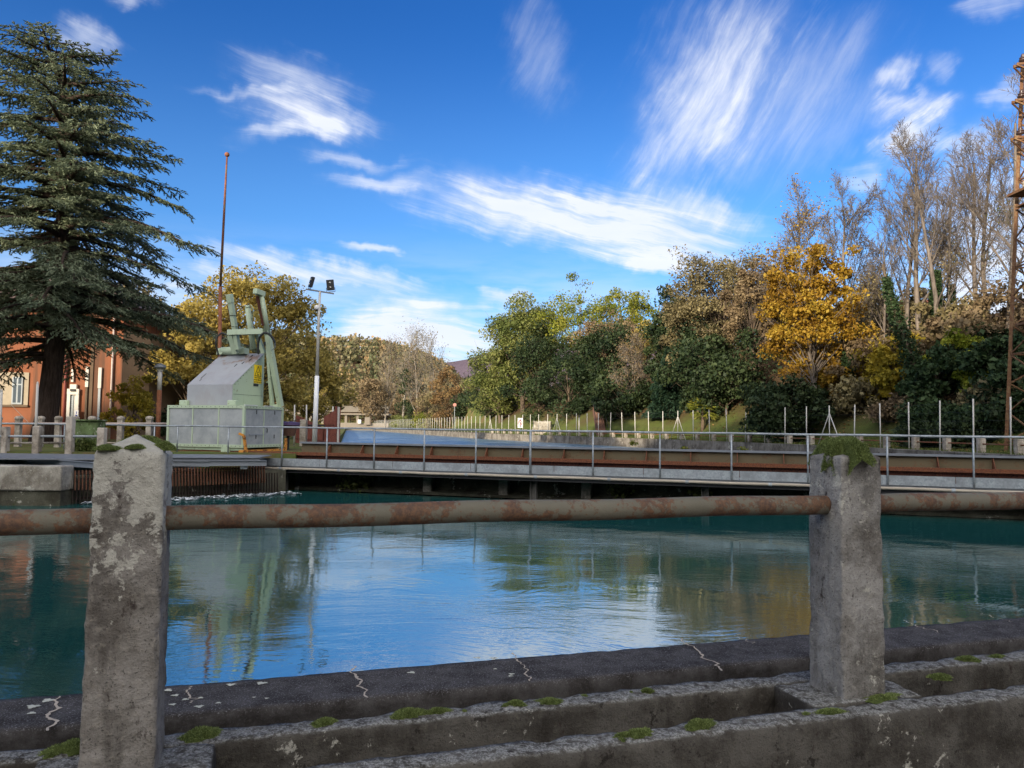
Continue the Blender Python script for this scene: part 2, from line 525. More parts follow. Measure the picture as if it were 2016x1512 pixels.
def water(name, body, scale, strength, foam=False, ior=8.0, rough=.015):
    m = bpy.data.materials.new(name)
    m.use_nodes = True
    t = m.node_tree
    t.nodes.clear()
    q = NT(t)
    pos = q.n('NewGeometry').outputs['Position']
    wn = q.n('TexNoise')
    q.put(wn.inputs['Vector'], pos)
    wn.inputs['Scale'].default_value = .35
    wn.inputs['Detail'].default_value = 2
    wv = q.n('VectorMath', operation='MULTIPLY_ADD', i_0=wn.outputs['Color'], i_1=(2.2, 2.2, 0), i_2=pos).outputs[0]
    a = q.noise(q.mapping(wv, rot=(0, 0, R(12)), sc=(.55, 1.5, 1)), scale, 3, .5)
    b = q.noise(q.mapping(wv, rot=(0, 0, R(-20)), sc=(.8, 2.0, 1)), scale * 3.1, 3, .55)
    c = q.noise(pos, scale * .32, 2, .5)
    amp = q.rng(q.noise(pos, .22, 3, .55), .35, .68, .25, 1.25)
    d_ = q.noise(q.mapping(wv, rot=(0, 0, R(8)), sc=(.8, 2.2, 1)), scale * 7.5, 2, .5)
    h = q.math('ADD', q.math('MULTIPLY', a, 1.0), q.math('MULTIPLY', b, .42))
    h = q.math('ADD', h, q.math('MULTIPLY', d_, .13))
    h = q.math('ADD', h, q.math('MULTIPLY', c, 1.4))
    bp = q.n('Bump', i_Strength=1.0)
    q.put(bp.inputs['Height'], q.math('MULTIPLY', h, amp))
    bp.inputs['Distance'].default_value = strength
    fr = q.n('Fresnel', i_IOR=ior)
    t.links.new(bp.outputs[0], fr.inputs['Normal'])
    dcol = q.mix(q.noise(pos, .3, 3), c4(*[v * .75 for v in body]), c4(*[v * 1.25 for v in body]))
    df = q.n('BsdfDiffuse')
    q.put(df.inputs['Color'], dcol)
    gl = q.n('BsdfGlossy')
    gl.inputs['Roughness'].default_value = rough
    gl.inputs['Color'].default_value = (.93, .99, 1, 1)
    t.links.new(bp.outputs[0], gl.inputs['Normal'])
    mx = q.n('MixShader')
    t.links.new(fr.outputs[0], mx.inputs[0])
    t.links.new(df.outputs[0], mx.inputs[1])
    t.links.new(gl.outputs[0], mx.inputs[2])
    t.links.new(mx.outputs[0], q.n('OutputMaterial').inputs[0])
    return m


M['pool'] = water('pool_water', (.010, .060, .056), 1.9, .0060)
M['canal'] = water('canal_water', (.012, .08, .13), 1.6, .45, rough=.3)
M['foam'] = plain('foam', (.7, .73, .75), .6, .3, 0, .2, 8)


# ------------------------------------------------------------------ objects
def tag(o, label=None, cat=None, group=None, kind=None):
    if label:
        o['label'] = label
    if cat:
        o['category'] = cat
    if group:
        o['group'] = group
    if kind:
        o['kind'] = kind
    return o


def thing(name, loc, label, cat, group=None):
    o = bpy.data.objects.new(name, None)
    COL.objects.link(o)
    o.location = loc
    o.empty_display_size = .2
    return tag(o, label, cat, group)


def link(name, me, m, parent=None, smooth=False):
    o = bpy.data.objects.new(name, me)
    COL.objects.link(o)
    if m is not None:
        me.materials.append(M[m] if isinstance(m, str) else m)
    if smooth:
        me.polygons.foreach_set('use_smooth', [True] * len(me.polygons))
    if parent is not None:
        o.parent = parent
        loc = Vector((0, 0, 0))
        p = parent
        if p.type == 'EMPTY':
            loc = p.location.copy()
        o.matrix_parent_inverse = Matrix.Translation(-loc) if p.type == 'EMPTY' else Matrix.Identity(4)
    return o


class MB:
    def __init__(s):
        s.v = []
        s.f = []

    def add(s, vs, fs):
        k = len(s.v)
        s.v += [tuple(v) for v in vs]
        s.f += [tuple(i + k for i in f) for f in fs]
        return s

    def hexa(s, c):
        """8 corners: bottom 4 ccw, top 4 ccw"""
        return s.add(c, [(3, 2, 1, 0), (4, 5, 6, 7), (0, 1, 5, 4), (1, 2, 6, 5), (2, 3, 7, 6), (3, 0, 4, 7)])

    def box(s, c, size, rz=0.0):
        hx, hy, hz = size[0] / 2, size[1] / 2, size[2] / 2
        cs, sn = math.cos(rz), math.sin(rz)
        pts = []
        for dz in (-hz, hz):
            for dx, dy in ((-hx, -hy), (hx, -hy), (hx, hy), (-hx, hy)):
                pts.append((c[0] + dx * cs - dy * sn, c[1] + dx * sn + dy * cs, c[2] + dz))
        return s.hexa(pts)

    def beam(s, p0, p1, w, h, up=(0, 0, 1)):
        """rectangular bar p0->p1, w sideways, h along up"""
        p0, p1 = Vector(p0), Vector(p1)
        d = (p1 - p0).normalized()
        side = d.cross(Vector(up))
        if side.length < 1e-4:
            side = d.cross(Vector((1, 0, 0)))
        side.normalize()
        u = side.cross(d).normalized()
        a, b = side * w / 2, u * h / 2
        return s.hexa([p0 - a - b, p0 + a - b, p1 + a - b, p1 - a - b, p0 - a + b, p0 + a + b, p1 + a + b, p1 - a + b])

    def prism(s, poly, z0, z1):
        n = len(poly)
        vs = [(x, y, z0) for x, y in poly] + [(x, y, z1) for x, y in poly]
        return s.add(vs, [tuple(reversed(range(n))), tuple(range(n, 2 * n))] + [(i, (i + 1) % n, n + (i + 1) % n, n + i) for i in range(n)])

    def tube(s, pts, r, n=8, cap=True):
        pts = [Vector(p) for p in pts]
        rs = r if isinstance(r, (list, tuple)) else [r] * len(pts)
        k = len(s.v)
        ref = None
        for i, p in enumerate(pts):
            d = (pts[min(i + 1, len(pts) - 1)] - pts[max(i - 1, 0)]).normalized()
            if ref is None:
                ref = d.cross(Vector((0, 0, 1)))
                if ref.length < .05:
                    ref = d.cross(Vector((1, 0, 0)))
                ref.normalize()
            a = (ref - d * ref.dot(d)).normalized()
            ref = a
            b = d.cross(a)
            for j in range(n):
                t = 2 * math.pi * j / n
                s.v.append(tuple(p + (a * math.cos(t) + b * math.sin(t)) * rs[i]))
        for i in range(len(pts) - 1):
            for j in range(n):
                j2 = (j + 1) % n
                s.f.append((k + i * n + j, k + i * n + j2, k + (i + 1) * n + j2, k + (i + 1) * n + j))
        if cap:
            s.f.append(tuple(k + j for j in reversed(range(n))))
            e = k + (len(pts) - 1) * n
            s.f.append(tuple(e + j for j in range(n)))
        return s

    def ball(s, c, r, sz=1.0, nu=12, nv=8):
        vs, fs = [], []
        for i in range(1, nv):
            th = math.pi * i / nv
            for j in range(nu):
                ph = 2 * math.pi * j / nu
                vs.append((c[0] + r * math.sin(th) * math.cos(ph), c[1] + r * math.sin(th) * math.sin(ph), c[2] + r * sz * math.cos(th)))
        for i in range(nv - 2):
            for j in range(nu):
                j2 = (j + 1) % nu
                fs.append((i * nu + j, (i + 1) * nu + j, (i + 1) * nu + j2, i * nu + j2))
        t = len(vs)
        vs += [(c[0], c[1], c[2] + r * sz), (c[0], c[1], c[2] - r * sz)]
        for j in range(nu):
            j2 = (j + 1) % nu
            fs.append((t, j, j2))
            fs.append((t + 1, (nv - 2) * nu + j2, (nv - 2) * nu + j))
        return s.add(vs, fs)

    def lathe(s, c, prof, n=16):
        """prof: (r, z) list bottom to top"""
        k = len(s.v)
        for r, z in prof:
            for j in range(n):
                t = 2 * math.pi * j / n
                s.v.append((c[0] + r * math.cos(t), c[1] + r * math.sin(t), c[2] + z))
        for i in range(len(prof) - 1):
            for j in range(n):
                j2 = (j + 1) % n
                s.f.append((k + i * n + j, k + i * n + j2, k + (i + 1) * n + j2, k + (i + 1) * n + j))
        return s

    def build(s, name, m, parent=None, smooth=False, bevel=0.0):
        me = bpy.data.meshes.new(name)
        me.from_pydata(s.v, [], s.f)
        o = link(name, me, m, parent, smooth)
        if bevel:
            b = o.modifiers.new('bevel', 'BEVEL')
            b.width = bevel
            b.segments = 2
            b.limit_method = 'ANGLE'
        return o


def np_mesh(name, verts, quads, tint=None):
    me = bpy.data.meshes.new(name)
    nv, nf = len(verts), len(quads)
    k = quads.shape[1]
    me.vertices.add(nv)
    me.vertices.foreach_set('co', np.ascontiguousarray(verts, np.float32).ravel())
    me.loops.add(nf * k)
    me.loops.foreach_set('vertex_index', np.ascontiguousarray(quads, np.int32).ravel())
    me.polygons.add(nf)
    me.polygons.foreach_set('loop_start', np.arange(0, nf * k, k, dtype=np.int32))
    me.polygons.foreach_set('loop_total', np.full(nf, k, np.int32))
    me.update(calc_edges=True)
    if tint is not None:
        a = me.attributes.new('tint', 'FLOAT', 'POINT')
        a.data.foreach_set('value', np.ascontiguousarray(tint, np.float32))
    return me


def unit(v):
    return v / np.maximum(np.linalg.norm(v, axis=1, keepdims=True), 1e-9)


def leaves(name, c, size, tint, aspect=.55, axis=None, normal=None, bend=.15):
    """diamond leaves: c (N,3) centres; axis: long direction"""
    n = len(c)
    ax = unit(RNG.normal(size=(n, 3))) if axis is None else unit(axis)
    nr = RNG.normal(size=(n, 3)) if normal is None else normal
    sd = unit(np.cross(ax, nr))
    nn = np.cross(sd, ax)
    size = np.broadcast_to(np.asarray(size, float), (n,))[:, None]
    asp = aspect
    v = np.empty((n, 4, 3))
    v[:, 0] = c - ax * size * .5
    v[:, 1] = c + sd * size * asp * .5 + nn * size * bend
    v[:, 2] = c + ax * size * .5
    v[:, 3] = c - sd * size * asp * .5 + nn * size * bend
    q = np.arange(n * 4).reshape(n, 4)
    return np_mesh(name, v.reshape(-1, 3), q, np.repeat(tint, 4))


def seg_mesh(name, segs, sides=4):
    """segs: list of (p0, p1, r0, r1) -> open prisms"""
    a = np.array([(*s[0], *s[1], s[2], s[3]) for s in segs])
    p0, p1, r0, r1 = a[:, :3], a[:, 3:6], a[:, 6:7], a[:, 7:8]
    d = unit(p1 - p0)
    ref = np.where(np.abs(d[:, 2:3]) > .9, np.array([[1., 0, 0]]), np.array([[0, 0, 1.]]))
    u = unit(np.cross(d, ref))
    w = np.cross(d, u)
    n = len(a)
    v = np.empty((n, 2 * sides, 3))
    for j in range(sides):
        t = 2 * math.pi * j / sides
        o = u * math.cos(t) + w * math.sin(t)
        v[:, j] = p0 + o * r0
        v[:, sides + j] = p1 + o * r1
    q = np.empty((n, sides, 4), int)
    for j in range(sides):
        j2 = (j + 1) % sides
        q[:, j] = [j, j2, sides + j2, sides + j]
    q += (np.arange(n) * 2 * sides)[:, None, None]
    return np_mesh(name, v.reshape(-1, 3), q.reshape(-1, 4))


# ================================================================== terrain
def fence_path():
    Z0, t0, t1, t2, s = 27.62, -.034857, -.0304746, .00062605, 2.0
    u0 = (1988.7 - PX) / FOC
    P = [(u0 * Z0, Z0)]
    for i in range(1, 41):
        t = t0 + t1 * i + t2 * i * i
        P.append((P[-1][0] + s * math.sin(t), P[-1][1] + s * math.cos(t)))
    back = [(P[0][0] - s * k * math.sin(-.0), P[0][1] - s * k) for k in range(12, 0, -1)]
    far = []
    x, y = P[-1]
    for i in range(54):
        far.append((x + (-36.5 - x) * (i + 1) / 54, y + (205 - y) * (i + 1) / 54))
    return back, P, far


FB_, FP, FF = fence_path()
LINE = FB_ + FP + FF
LA = np.array(LINE)


def bank_h(d):
    return float(np.interp(d, [-2, 0, 2.4, 3.2, 5.5, 9, 13, 17, 22, 40, 90, 200], [1.02, 1.05, 1.08, 1.5, 3.3, 5.6, 8.0, 9.6, 10.2, 11, 14, 16]))


def bank_at(x, y):
    """height of the far bank at a point"""
    dd = np.hypot(LA[:, 0] - x, LA[:, 1] - y)
    i = int(dd.argmin())
    a = LA[max(i - 1, 0)]
    b = LA[min(i + 1, len(LA) - 1)]
    t = (b - a) / np.hypot(*(b - a))
    d = (x - LA[i][0]) * t[1] - (y - LA[i][1]) * t[0]
    k = np.interp(i, [0, 50, 60, 75], [1, 1, .8, .05])
    return 1.05 + (bank_h(d) - 1.05) * k


def offset_line(pts, d):
    out = []
    for i, p in enumerate(pts):
        a = pts[max(i - 1, 0)]
        b = pts[min(i + 1, len(pts) - 1)]
        tx, ty = b[0] - a[0], b[1] - a[1]
        L = math.hypot(tx, ty)
        out.append((p[0] + ty / L * d, p[1] - tx / L * d))
    return out


def build_terrain():
    ds = [-.55, 0, 1.2, 2.4, 3.2, 4.2, 5.5, 7, 9, 11, 13, 15, 17, 22, 30, 45, 90]
    sm = LINE[::2]
    rows = [offset_line(sm, d) for d in ds]
    v, f = [], []
    n = len(sm)
    for d, row in zip(ds, rows):
        for i, (x, y) in enumerate(row):
            k = np.interp(i * 2, [0, 50, 60, 75], [1, 1, .8, .05])
            z = 1.05 + (bank_h(d) - 1.05) * k
            if d > 3:
                z += .35 * mnoise.noise(Vector((x * .25, y * .25, 0)))
            v.append((x, y, z))
    for j in range(len(ds) - 1):
        for i in range(n - 1):
            f.append((j * n + i, (j + 1) * n + i, (j + 1) * n + i + 1, j * n + i + 1))
    me = bpy.data.meshes.new('far_bank')
    me.from_pydata(v, [], f)
    tag(link('far_bank', me, 'slope_ground', None, True), kind='structure')
    # canal wall under the far bank
    w = MB()
    a = offset_line(LINE, -.55)
    b = offset_line(LINE, -.20)
    for i in range(len(LINE) - 1):
        w.hexa([(*a[i], -.8), (*b[i], -.8), (*b[i + 1], -.8), (*a[i + 1], -.8), (*a[i], 1.1), (*b[i], 1.1), (*b[i + 1], 1.1), (*a[i + 1], 1.1)])
    o = w.build('canal_wall', 'wet_wall')
    tag(o, 'long stained concrete canal wall below the wire fence on the far bank', 'wall')
    # path between fence and slope
    pm = MB()
    i0, i1 = 36, 74
    l, r = offset_line(LINE, .9), offset_line(LINE, 2.2)
    for i in range(i0, i1):
        pm.add([(*l[i], 1.10), (*r[i], 1.11), (*r[i + 1], 1.11), (*l[i + 1], 1.10)], [(0, 1, 2, 3)])
    tag(pm.build('path', 'asphalt'), kind='structure')


M['wet_wall'] = concrete('wet_wall', (.17, .155, .135), .25, lichen=.1, moss=.35, dark=.4, bump=.5, streak=.9)
build_terrain()

# ground sheet, waters, banks
g = MB().add([(-4000, -600, -1.2), (4000, -600, -1.2), (4000, 6000, -1.2), (-4000, 6000, -1.2)], [(0, 1, 2, 3)])
tag(g.build('ground', 'earth'), kind='structure')
RZ0, RSL = 19.42, -.32                       # railing line: y = RZ0 + RSL * x
RD = Vector((1, RSL, 0)).normalized()
RN = Vector((-RD.y, RD.x, 0))               # away from the camera


def rl(x, off=0.0, z=0.0):
    """point on the railing line at x (before the offset), pushed off metres away from the camera"""
    p = Vector((x, RZ0 + RSL * x, z)) + RN * off
    return p


def ql(x, off=0.0, z=0.0):
    """foreground post line; off is away from the camera"""
    p = Vector((x, 2.77 + .309 * x, z))
    n = Vector((-.309, 1, 0)).normalized()
    return p + n * off


pl = MB()
a0, a1 = ql(-14, .5), ql(40, .5)
pl.add([(-60, a0.y - 13, 0), (a0.x, a0.y, 0), (a1.x, a1.y, 0), tuple(rl(40, 1.0)), tuple(rl(-6.2, 1.0)), (-6.3, 21.8, 0), (-60, 21.5, 0)], [(0, 1, 2, 3, 4, 5, 6)])
tag(pl.build('pool_water', 'pool'), kind='structure')
cw = MB()
cp = [tuple(rl(-6.0, 1.5, .4)), tuple(rl(60, 1.5, .4))]
cw.add([cp[0], (60, 3, .4), (60, 60, .4), (0, 150, .4), (-20, 224, .4), (-60, 224, .4), (-6.2, 25, .4)], [(0, 1, 2, 3, 4, 5, 6)])
tag(cw.build('canal_water', 'canal'), kind='structure')
lb = MB()
lb.prism([(-60, 21.2), (-9.2, 21.6), (-6.25, 22.4), (-5.85, 25), (-48, 224), (-300, 224), (-400, 21.2)], -1, 1.0)
tag(lb.build('left_bank', 'grass_ground'), kind='structure')
fl = MB().prism([(-900, 226), (900, 226), (2500, 3000), (-2500, 3000)], -1, 2.2)
tag(fl.build('far_land', 'grass_ground'), kind='structure')
nb = MB()
b0, b1, b2, b3 = ql(-40, -.3), ql(60, -.3), ql(60, -60), ql(-40, -60)
nb.add([(b.x, b.y, .35) for b in (b0, b3, b2, b1)], [(0, 1, 2, 3)])
tag(nb.build('near_path', 'gravel'), kind='structure')


# unseen ridge added behind the viewpoint to shade the water and walkway
def ridge():
    v, f = [], []
    nx, ny = 92, 16
    for j in range(ny):
        for i in range(nx):
            x = -115 + i * 3.0
            t = j / (ny - 1)
            y = -30 - t * 110
            prof = math.sin(min(t / .6, 1) * math.pi / 2)
            top = float(np.interp(x, [-102, -95, -84, -72], [0, 40, 42.5, 45]))
            h = .35 + top * prof * (1 + .03 * mnoise.noise(Vector((x * .1, y * .1, 2))))
            v.append((x, y, h))
    for j in range(ny - 1):
        for i in range(nx - 1):
            k = j * nx + i
            f.append((k, k + 1, k + nx + 1, k + nx))
    me = bpy.data.meshes.new('shade_ridge')
    me.from_pydata(v, [], f)
    tag(link('shade_ridge', me, 'slope_ground', None, True), kind='structure')


ridge()


def hills():
    def hill(name, y0, y1, prof, m, nz=3.0, sc=.02):
        xs = np.linspace(prof[0][0], prof[-1][0], 90)
        v, f = [], []
        ny = 12
        for j in range(ny):
            t = j / (ny - 1)
            for x in xs:
                d = y0 + (y1 - y0) * t
                top = (836 - np.interp(x, [p[0] for p in prof], [p[1] for p in prof])) / FOC * y1
                h = 2.2 + top * math.sin(t * math.pi / 2)
                h += nz * t * mnoise.noise(Vector((x * sc * 4, d * sc, 1)))
                v.append(((x - PX) / FOC * d, d, h))
        n = len(xs)
        for j in range(ny - 1):
            for i in range(n - 1):
                f.append((j * n + i, j * n + i + 1, (j + 1) * n + i + 1, (j + 1) * n + i))
        for i, x in enumerate(xs):
            v.append(((x - PX) / FOC * y1 * 1.15, y1 * 1.2, 0))
        for i in range(n - 1):
            f.append(((ny - 1) * n + i, (ny - 1) * n + i + 1, ny * n + i + 1, ny * n + i))
        me = bpy.data.meshes.new(name)
        me.from_pydata(v, [], f)
        tag(link(name, me, m, None, True), kind='structure')
        return np.array(v[:ny * n]).reshape(ny, n, 3)
    hill('far_hill', 1300, 2000, [(-200, 760), (300, 740), (700, 735), (860, 718), (900, 706), (960, 696), (1080, 676), (1200, 668), (1500, 690), (2300, 760)], 'far_hill', 10, .004)
    gr = hill('wooded_hill', 260, 420, [(-300, 720), (200, 690), (520, 684), (640, 696), (700, 694), (740, 697), (800, 712), (850, 730), (900, 765), (960, 815), (1050, 835)], 'slope_ground', 3, .02)
    # its woods: one mass of tree crowns
    n = 2300
    jj = RNG.uniform(0, 11, n)
    ii = RNG.uniform(0, 89, n)
    j0, i0 = jj.astype(int), ii.astype(int)
    fj, fi = (jj - j0)[:, None], (ii - i0)[:, None]
    j1, i1 = np.minimum(j0 + 1, 11), np.minimum(i0 + 1, 89)
    p = gr[j0, i0] * (1 - fj) * (1 - fi) + gr[j1, i0] * fj * (1 - fi) + gr[j0, i1] * (1 - fj) * fi + gr[j1, i1] * fj * fi
    k = 42
    c = np.repeat(p, k, 0)
    r = np.repeat(RNG.uniform(2.2, 4.2, n), k)[:, None]
    e = unit(RNG.normal(size=(n * k, 3))) * RNG.uniform(.5, 1, (n * k, 1)) * r * np.array([[1, 1, 1.3]])
    c = c + e + np.array([[0, 0, 4.0]])
    kind = np.repeat(np.clip(RNG.choice([.12, .3, .55, .75, .95], n, p=[.3, .25, .25, .12, .08]), 0, 1), k)
    t = np.clip(kind + RNG.normal(0, .1, n * k), 0, 1)
    o = link('hill_wood', leaves('hill_wood', c, RNG.uniform(.9, 1.9, n * k), t, .8), 'lf_wood')
    tag(o, 'autumn woodland covering the hill beyond the canal bend', 'woodland', kind='stuff')


hills()


# ================================================================== trees
def jit(s):
    return Vector((random.gauss(0, s), random.gauss(0, s), random.gauss(0, s)))


def limb(p, d, L, r0, r1, n, curl, up, segs):
    """grow a crooked limb, return its points"""
    pts = [p.copy()]
    d = d.normalized()
    for i in range(n):
        d = (d + jit(curl) + Vector((0, 0, up))).normalized()
        q = pts[-1] + d * (L / n)
        ra = r0 + (r1 - r0) * i / n
        rb = r0 + (r1 - r0) * (i + 1) / n
        segs.append((pts[-1], q, ra, rb))
        pts.append(q)
    return pts, d


def bare_tree_segs(H, r, spread=.5, levels=4, seed=1, forks=1, first=.3, dens=1.0, up=.05):
    """segments of a leafless tree standing at the origin, and its twig ends"""
    random.seed(seed)
    segs, ends = [], []

    def grow(p, d, L, r, lev):
        n = 5 if lev < 2 else 3
        pts, dd = limb(p, d, L, r, r * (.35 if lev == 0 else .3), n, .05 + .05 * lev, up * (1 if lev else .3), segs)
        if lev >= levels:
            ends.append(pts[-1])
            return
        nb = int((13, 7, 6, 5, 4)[lev] * dens * (.8 + .4 * random.random()))
        for k in range(nb):
            t = first + (1 - first) * (k + random.random()) / nb if lev == 0 else .2 + .8 * (k + random.random()) / nb
            f = min(t, .999) * n
            i = int(f)
            q = pts[i].lerp(pts[i + 1], f - i)
            ax = (pts[i + 1] - pts[i]).normalized()
            ph = random.random() * 6.283
            s = ax.orthogonal().normalized()
            s = Matrix.Rotation(ph, 3, ax) @ s
            ang = spread * (1.15 - .35 * t) * random.uniform(.75, 1.25)
            nd = ax * math.cos(ang) + s * math.sin(ang)
            if lev == 0:
                LL = H * (.46 - .28 * t) * random.uniform(.7, 1.15)
            else:
                LL = L * (.62 - .25 * t) * random.uniform(.7, 1.2)
            rr = max(r * (1 - .62 * t) * .46, .013)
            grow(q, nd, max(LL, .25), rr, lev + 1)
        ends.append(pts[-1])

    for k in range(forks):
        d = Vector((0, 0, 1)) if forks == 1 else Vector((math.cos(k * 2.4) * .13, math.sin(k * 2.4) * .13, 1))
        p = Vector((0, 0, 0)) if forks == 1 else Vector((math.cos(k * 2.4) * r, math.sin(k * 2.4) * r, 0))
        grow(p, d, H * random.uniform(.92, 1.0), r, 0)
    return segs, ends


_bare = {}


def bare_mesh(key, **kw):
    if key not in _bare:
        segs, ends = bare_tree_segs(**kw)
        thick = [s for s in segs if s[2] > .06]
        thin = [s for s in segs if s[2] <= .06]
        _bare[key] = (seg_mesh('trunk', thick, 7), seg_mesh('branches', thin, 3), np.array(ends))
        _bare[key][0].polygons.foreach_set('use_smooth', [True] * len(_bare[key][0].polygons))
    return _bare[key]


def set_mat(me, m):
    if not me.materials:
        me.materials.append(M[m])


def bare_tree(loc, key, rz, sc, label, m='bark_grey', leaf=None, nleaf=0, lsize=.14, lz=(0, 99), ivy=0, group='trees on the far bank', lspread=.35, **kw):
    tm, bm, ends = bare_mesh(key, **kw)
    t = thing('bare_tree', loc, label, 'tree', group)
    t.rotation_euler.z = rz
    t.scale = (sc, sc, sc)
    for nm, me in (('trunk', tm), ('branches', bm)):
        set_mat(me, m)
        o = bpy.data.objects.new(nm, me)
        COL.objects.link(o)
        o.parent = t
    if leaf and nleaf:
        e = ends[(ends[:, 2] >= lz[0]) & (ends[:, 2] <= lz[1])]
        if len(e):
            c = e[RNG.integers(0, len(e), nleaf)] + RNG.normal(0, lspread, (nleaf, 3))
            o = link('crown', leaves('crown', c, RNG.uniform(.6, 1.3, nleaf) * lsize / sc, RNG.random(nleaf)), leaf)
            o.parent = t
    if ivy:
        # climbing ivy round the stem
        n = int(650 * ivy)
        zz = RNG.uniform(0, ivy, n)
        ang = RNG.uniform(0, 6.283, n)
        rr = (.42 - .02 * zz) * RNG.uniform(.55, 1.25, n)
        c = np.stack([np.cos(ang) * rr, np.sin(ang) * rr, zz], 1)
        o = link('ivy', leaves('ivy', c, RNG.uniform(.12, .26, n), RNG.random(n)), 'lf_ivy')
        o.parent = t
    return t


def leafy_tree(loc, H, crown, nclus, nleaf, leaf, lsize, label, name='broadleaf_tree', m='bark_brown', seed=1, trunk_r=.2, shell=.45,
               csize=.2, group='trees on the far bank', flat=.75, cat='tree', lean=(0, 0), squash=None):
    """crown: (dx, dy, z centre, rx, ry, rz) relative to loc"""
    random.seed(seed)
    rg = np.random.default_rng(seed)
    t = thing(name, loc, label, cat, group)
    cx, cy, cz, rx, ry, rz = crown
    d = unit(rg.normal(size=(nclus, 3)))
    rad = rg.uniform(shell, 1.0, (nclus, 1)) ** .7
    rad *= 1 + .16 * rg.normal(size=(nclus, 1))
    cc = d * rad * np.array([[rx, ry, rz]]) + np.array([[cx, cy, cz]])
    if squash:
        # narrow the crown towards its top (squash < 0) or bottom (> 0)
        zt = np.clip((cc[:, 2] - (cz - rz)) / (2 * rz), 0, 1)
        k = 1 - abs(squash) * (zt if squash < 0 else 1 - zt)
        cc[:, 0] = cx + (cc[:, 0] - cx) * k
        cc[:, 1] = cy + (cc[:, 1] - cy) * k
    cc = cc[cc[:, 2] > .1]
    nclus = len(cc)
    segs = []
    top = Vector((cx * .8, cy * .8, cz + rz * .5))
    pts, _ = limb(Vector((0, 0, -.3)), top + Vector((0, 0, .3)), top.length, trunk_r, trunk_r * .25, 7, .04, .02, segs)
    for k in range(0, nclus, 2 if nclus > 60 else 1):
        c = Vector(cc[k])
        f = min(max((c.z * .55) / max(top.z, .1), .12), .95) * 7
        i = int(f)
        p = pts[i].lerp(pts[min(i + 1, 7)], f - i)
        r = trunk_r * (.42 - .035 * f) * random.uniform(.5, 1)
        mid = p.lerp(c, .5) + jit(.06 * rx) + Vector((0, 0, .06 * rz))
        q1 = p.lerp(mid, .5) + jit(.03 * rx)
        segs += [(p, q1, r, r * .75), (q1, mid, r * .75, r * .5), (mid, c, r * .5, r * .15)]
        for _i in range(4):
            e = c + jit(csize * rx * .8)
            s = mid.lerp(c, random.uniform(.3, 1))
            segs.append((s, e, r * .25, r * .06))
    o = link('trunk', seg_mesh('trunk', segs, 5), m, None, True)
    o.parent = t
    w = rg.uniform(.5, 1.5, nclus)
    idx = rg.choice(nclus, nleaf, p=w / w.sum())
    e = rg.normal(size=(nleaf, 3))
    e *= (rg.random((nleaf, 1)) ** .4) / np.maximum(np.linalg.norm(e, axis=1, keepdims=True), .2)
    cs = csize * (rg.uniform(.6, 1.4, nclus))[idx][:, None]
    c = cc[idx] + e * cs * np.array([[rx, ry, rx * flat]]) * 1.25
    tint = np.clip(.5 + .22 * rg.normal(size=nclus)[idx] + .2 * rg.normal(size=nleaf), 0, 1)
    nrm = e * .6 + rg.normal(size=(nleaf, 3)) * .7 + np.array([[0, 0, .5]])
    o = link('crown', leaves('crown', c, np.clip(rg.lognormal(-.12, .38, nleaf), .35, 1.9) * lsize, tint, .65, None, nrm), leaf)
    o.parent = t
    return t


def cone_tree(loc, H, rad, n, leaf, lsize, label, seed=1, group='trees on the far bank', name='conifer_tree', jag=.3):
    rg = np.random.default_rng(seed)
    t = thing(name, loc, label, 'tree', group)
    z = rg.random(n) ** 1.25
    layer = np.abs(((z * H / .75) % 1) - .3)
    rmax = rad * (1 - z) ** .8 * (1 - jag * layer)
    ang = rg.uniform(0, 6.283, n)
    lob = 1 + .16 * np.sin(ang * 3 + z * 9) + .12 * np.sin(ang * 7 + z * 23)
    rr = rmax * lob * np.sqrt(rg.uniform(.25, 1, n))
    c = np.stack([np.cos(ang) * rr, np.sin(ang) * rr, .15 + z * H - .12 * rr], 1)
    ax = np.stack([np.cos(ang), np.sin(ang), -.35 + .3 * rg.normal(size=n)], 1) + .4 * rg.normal(size=(n, 3))
    tint = np.clip(.5 + .25 * rg.normal(size=n), 0, 1)
    o = link('crown', leaves('crown', c, rg.uniform(.6, 1.4, n) * lsize, tint, .35, ax), leaf)
    o.parent = t
    tr = MB().tube([(0, 0, -.3), (0, 0, H * .5), (0, 0, H * .96)], [rad * .08, rad * .05, .01], 7).build('trunk', 'bark_brown')
    tr.parent = t
    return t


